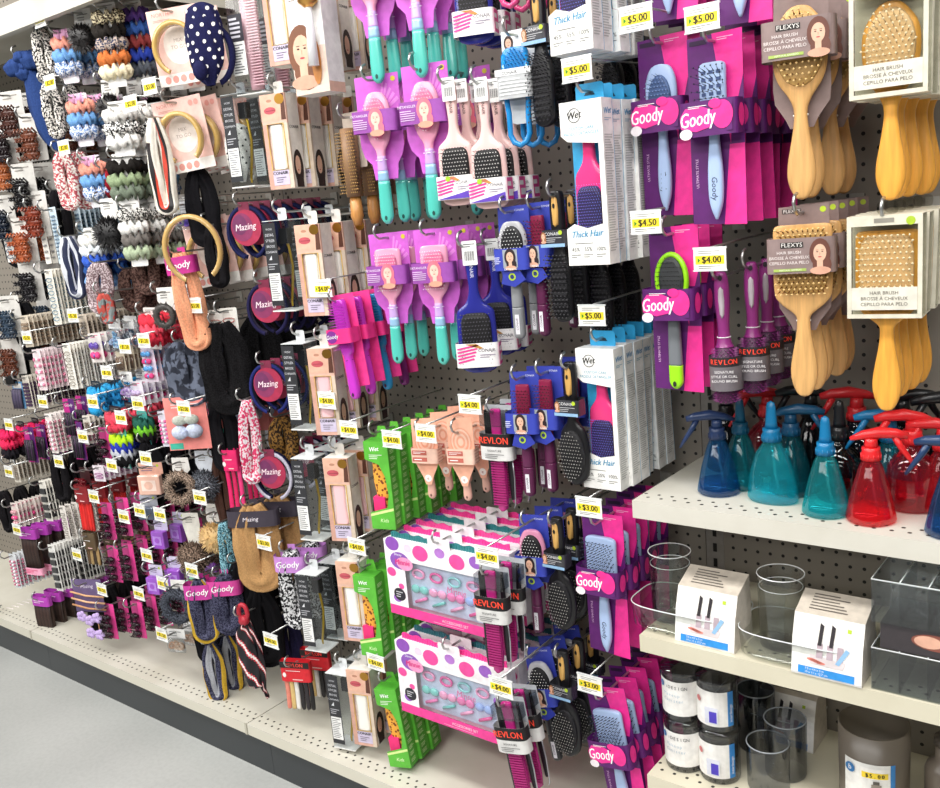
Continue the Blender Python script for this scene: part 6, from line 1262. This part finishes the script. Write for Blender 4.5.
# ---- bottles and organizers standing on the shelves
def stand(key, fn, px, py, z, label, cat, group=None, rz=0, sc=1, dz=0):
    p = at(px, py, None, z); return place(key, fn, (p.x, p.y, z+.0005+dz), label, cat, group, rz=rz, sc=sc)
def pyat(px, Y, z): return min(range(400, 780), key=lambda q: abs(at(px, q, None, z).y-Y))
BG = 'spray bottles on the upper shelf'
bot = [
 (719, 486, '#2f7fc0', '#22355c', 'cone', pi+.5, 'navy cone spray bottle with trigger pointing left, foremost left', 1),
 (773, 495, '#35dcec', '#0f6f9e', 'wide', None, 'wide teal bottle with upright blue cap, beside the navy cone one', 1.08),
 (826, 507, '#38d8e0', '#1173a6', 'cone', None, 'teal cone bottle with slim blue cap, left of the bright red one', 1),
 (871, 514, '#ff3848', '#e3262b', 'cone', .35, 'bright red cone spray bottle in front', 1),
 (912, 501, '#f03850', '#e3262b', 'round', .35+pi, 'dark red round bottle with red trigger head, behind the cone one', 1.08),
 (952, 528, '#2f78b8', '#1f3a60', 'cone', pi, 'navy cone spray bottle cut by the right edge', 1),
 (742, -.165, '#30b8c4', '#11506c', 'cone', None, 'teal cone bottle behind the navy one', 1),
 (792, -.165, '#2a98a8', '#154f74', 'cone', .3, 'dark teal trigger bottle in the second row', 1.05),
 (840, -.165, '#22242a', '#17181b', 'round', None, 'black bottle behind the slim capped teal one', 1.05),
 (890, -.155, '#30c4dc', '#1474a8', 'cone', pi+.3, 'teal bottle with blue trigger behind the reds', 1.05),
 (942, -.165, '#f03848', '#d8262c', 'cone', pi+.2, 'red trigger bottle behind, at the right edge', 1.0),
 (728, -.07, '#1d2026', '#17181b', 'cone', .5, 'black bottle at the back behind the navy cone', 1.05),
 (769, -.07, '#d83850', '#c8262c', 'round', pi+.6, 'red headed bottle behind the wide teal one', 1.1),
 (812, -.07, '#1d2026', '#17181b', 'cone', pi+.3, 'black trigger bottle at the back of the shelf centre', 1.15),
 (857, -.07, '#2a3648', '#c8262c', 'round', pi+.4, 'dark bottle with red head in the back row', 1.15),
 (902, -.07, '#1c1e22', '#141518', 'round', .4, 'black bottle at the back above the reds', 1.15),
 (948, -.07, '#1d2026', '#17181b', 'cone', pi+.5, 'black trigger bottle at the back right corner', 1.15),
]
for i, (px, py, c, h, sh, aim, lab, sc) in enumerate(bot): stand('bot%d' % i, sprayer(c, h, sh, aim), px, py+6 if py > 0 else pyat(px, py, Z1), Z1, lab, 'spray bottle', BG, sc=sc)
OG = 'clear organizers on the middle shelf'
stand('org', organizer, 692, 626, Z2, 'clear styling organizer with printed sleeve, nearest the shelf end', 'organizer', OG)
stand('org', organizer, 806, 655, Z2, 'clear styling organizer with printed sleeve, beside the divided boxes', 'organizer', OG)
stand('trb', lambda: tray_box(6), 964, 692, Z2, 'clear divided box, lower of the two stacked', 'organizer', OG)
stand('trb2', lambda: tray_box(6, True), 964, 692, Z2, 'clear divided box with dark photo label, upper of the stack', 'organizer', OG, dz=.113)
stand('can', canister, 703, 768, Z3, 'smoky double canister with white wrap, lower of the stack', 'canister', 'canisters on the lowest shelf')
stand('can', canister, 703, 768, Z3, 'smoky double canister with white wrap, upper of the stack', 'canister', 'canisters on the lowest shelf', dz=.1045)
stand('cup', cup(), 786, 772, Z3, 'smoky double brush cup beside the canister stack', 'brush cup')
stand('cup1', cup(.034, .12, '#b4b8be:smoke', False), 757, 745, Z3, 'dark smoky cup behind the canister stack', 'brush cup')
stand('org', organizer, 770, 722, Z3, 'clear organizer with printed sleeve at the back of the lowest shelf', 'organizer')
stand('bin', bin_, 874, 800, Z3, 'brown cylindrical canister with white and blue label', 'canister', sc=1.0)
stand('bin2', lambda: ('brown_canister', [('container', MB().lathe([(.0001, .001), (.03, .001), (.033, .004), (.034, .08), (.03, .09), (.018, .1), (.018, .125), (.0001, .127)], '#6b6258:plastic', 28)), ('lid', MB().lathe([(.0001, .127), (.02, .127), (.02, .14), (.0001, .142)], '#57504a:plastic', 24))]), 946, 812, Z3, 'brown bottle at the right edge of the lowest shelf', 'canister')
# darker stock between the bright cards
EX = [(12, 205, 'wr', 'black loop wrap', 'at the left edge beside rust claws', 3), (60, 190, 'hb', 'long black band bundle', 'behind the floral wrap', 4), (146, 250, 'br', 'dark brown twisted wrap', 'under the marbled scrunchies', 4), (132, 268, 'br', 'dark brown twisted wrap', 'left of the grey tag fur scrunchie', 4),
 (215, 225, 'hb', 'long black band bundle', 'right of the gold rose cards', 3), (200, 168, 'wr', 'black loop wrap', 'under the gold padded cards', 3), (222, 400, 'wr', 'black loop wrap', 'right of the coral bow cards', 3), (24, 300, 'wr', 'black loop wrap', 'below the glossy black claws', 3),
 (150, 440, 'wr', 'black loop wrap', 'under the neon elastics', 3), (60, 455, 'hb', 'long black band bundle', 'below the magenta cards', 3), (6, 490, 'hb', 'long black band bundle', 'at the left edge above pale bows', 4), (240, 560, 'wr', 'black loop wrap', 'under the wide tan wrap', 3), (6, 92, 'wr', 'black loop wrap', 'behind the dark brown claws', 3), (96, 590, 'hb', 'long black band bundle', 'behind the violet flower band card', 3), (205, 600, 'wr', 'black loop wrap', 'behind the glitter wraps', 2)]
for px, py, k, desc, w, n in EX:
    S('ex'+k, {'wr': wrap('#17161a:cloth', .17, .08), 'hb': wrap('#1b191c:cloth', .14, .05), 'br': wrap('#3a2622:mix_6a5048_180', .1, .07)}[k], px, py, n, .06, desc, w, 'head wrap', Y=-.25, rz=24)
flush()
# ------------------------------------------------------------------ light
def area(x, y, z, sx, sy, p, rx=0, c=(1, .98, .95)):
    l = bpy.data.lights.new('ceiling_lamp', 'AREA'); l.shape = 'RECTANGLE'; l.size = sx; l.size_y = sy; l.energy = p; l.color = c
    o = bpy.data.objects.new('ceiling_lamp', l); COL.objects.link(o); o.location = (x, y, z); o.rotation_euler = (rx, 0, 0)
area(-1.6, -1.5, 3.3, 7, .35, 210, math.radians(12)); area(-1.6, -3.4, 3.3, 7, .35, 180, math.radians(30)); area(-1.2, -5.5, 3.0, 7, .5, 110, math.radians(55))
w = bpy.data.worlds.new('store_light'); S_.world = w; w.use_nodes = True; w.node_tree.nodes['Background'].inputs[0].default_value = (.95, .97, 1, 1); w.node_tree.nodes['Background'].inputs[1].default_value = .14
S_.view_settings.view_transform = 'Standard'; S_.view_settings.look = 'None'; S_.view_settings.gamma = 1; S_.view_settings.exposure = -.42; S_.view_settings.use_curve_mapping = False
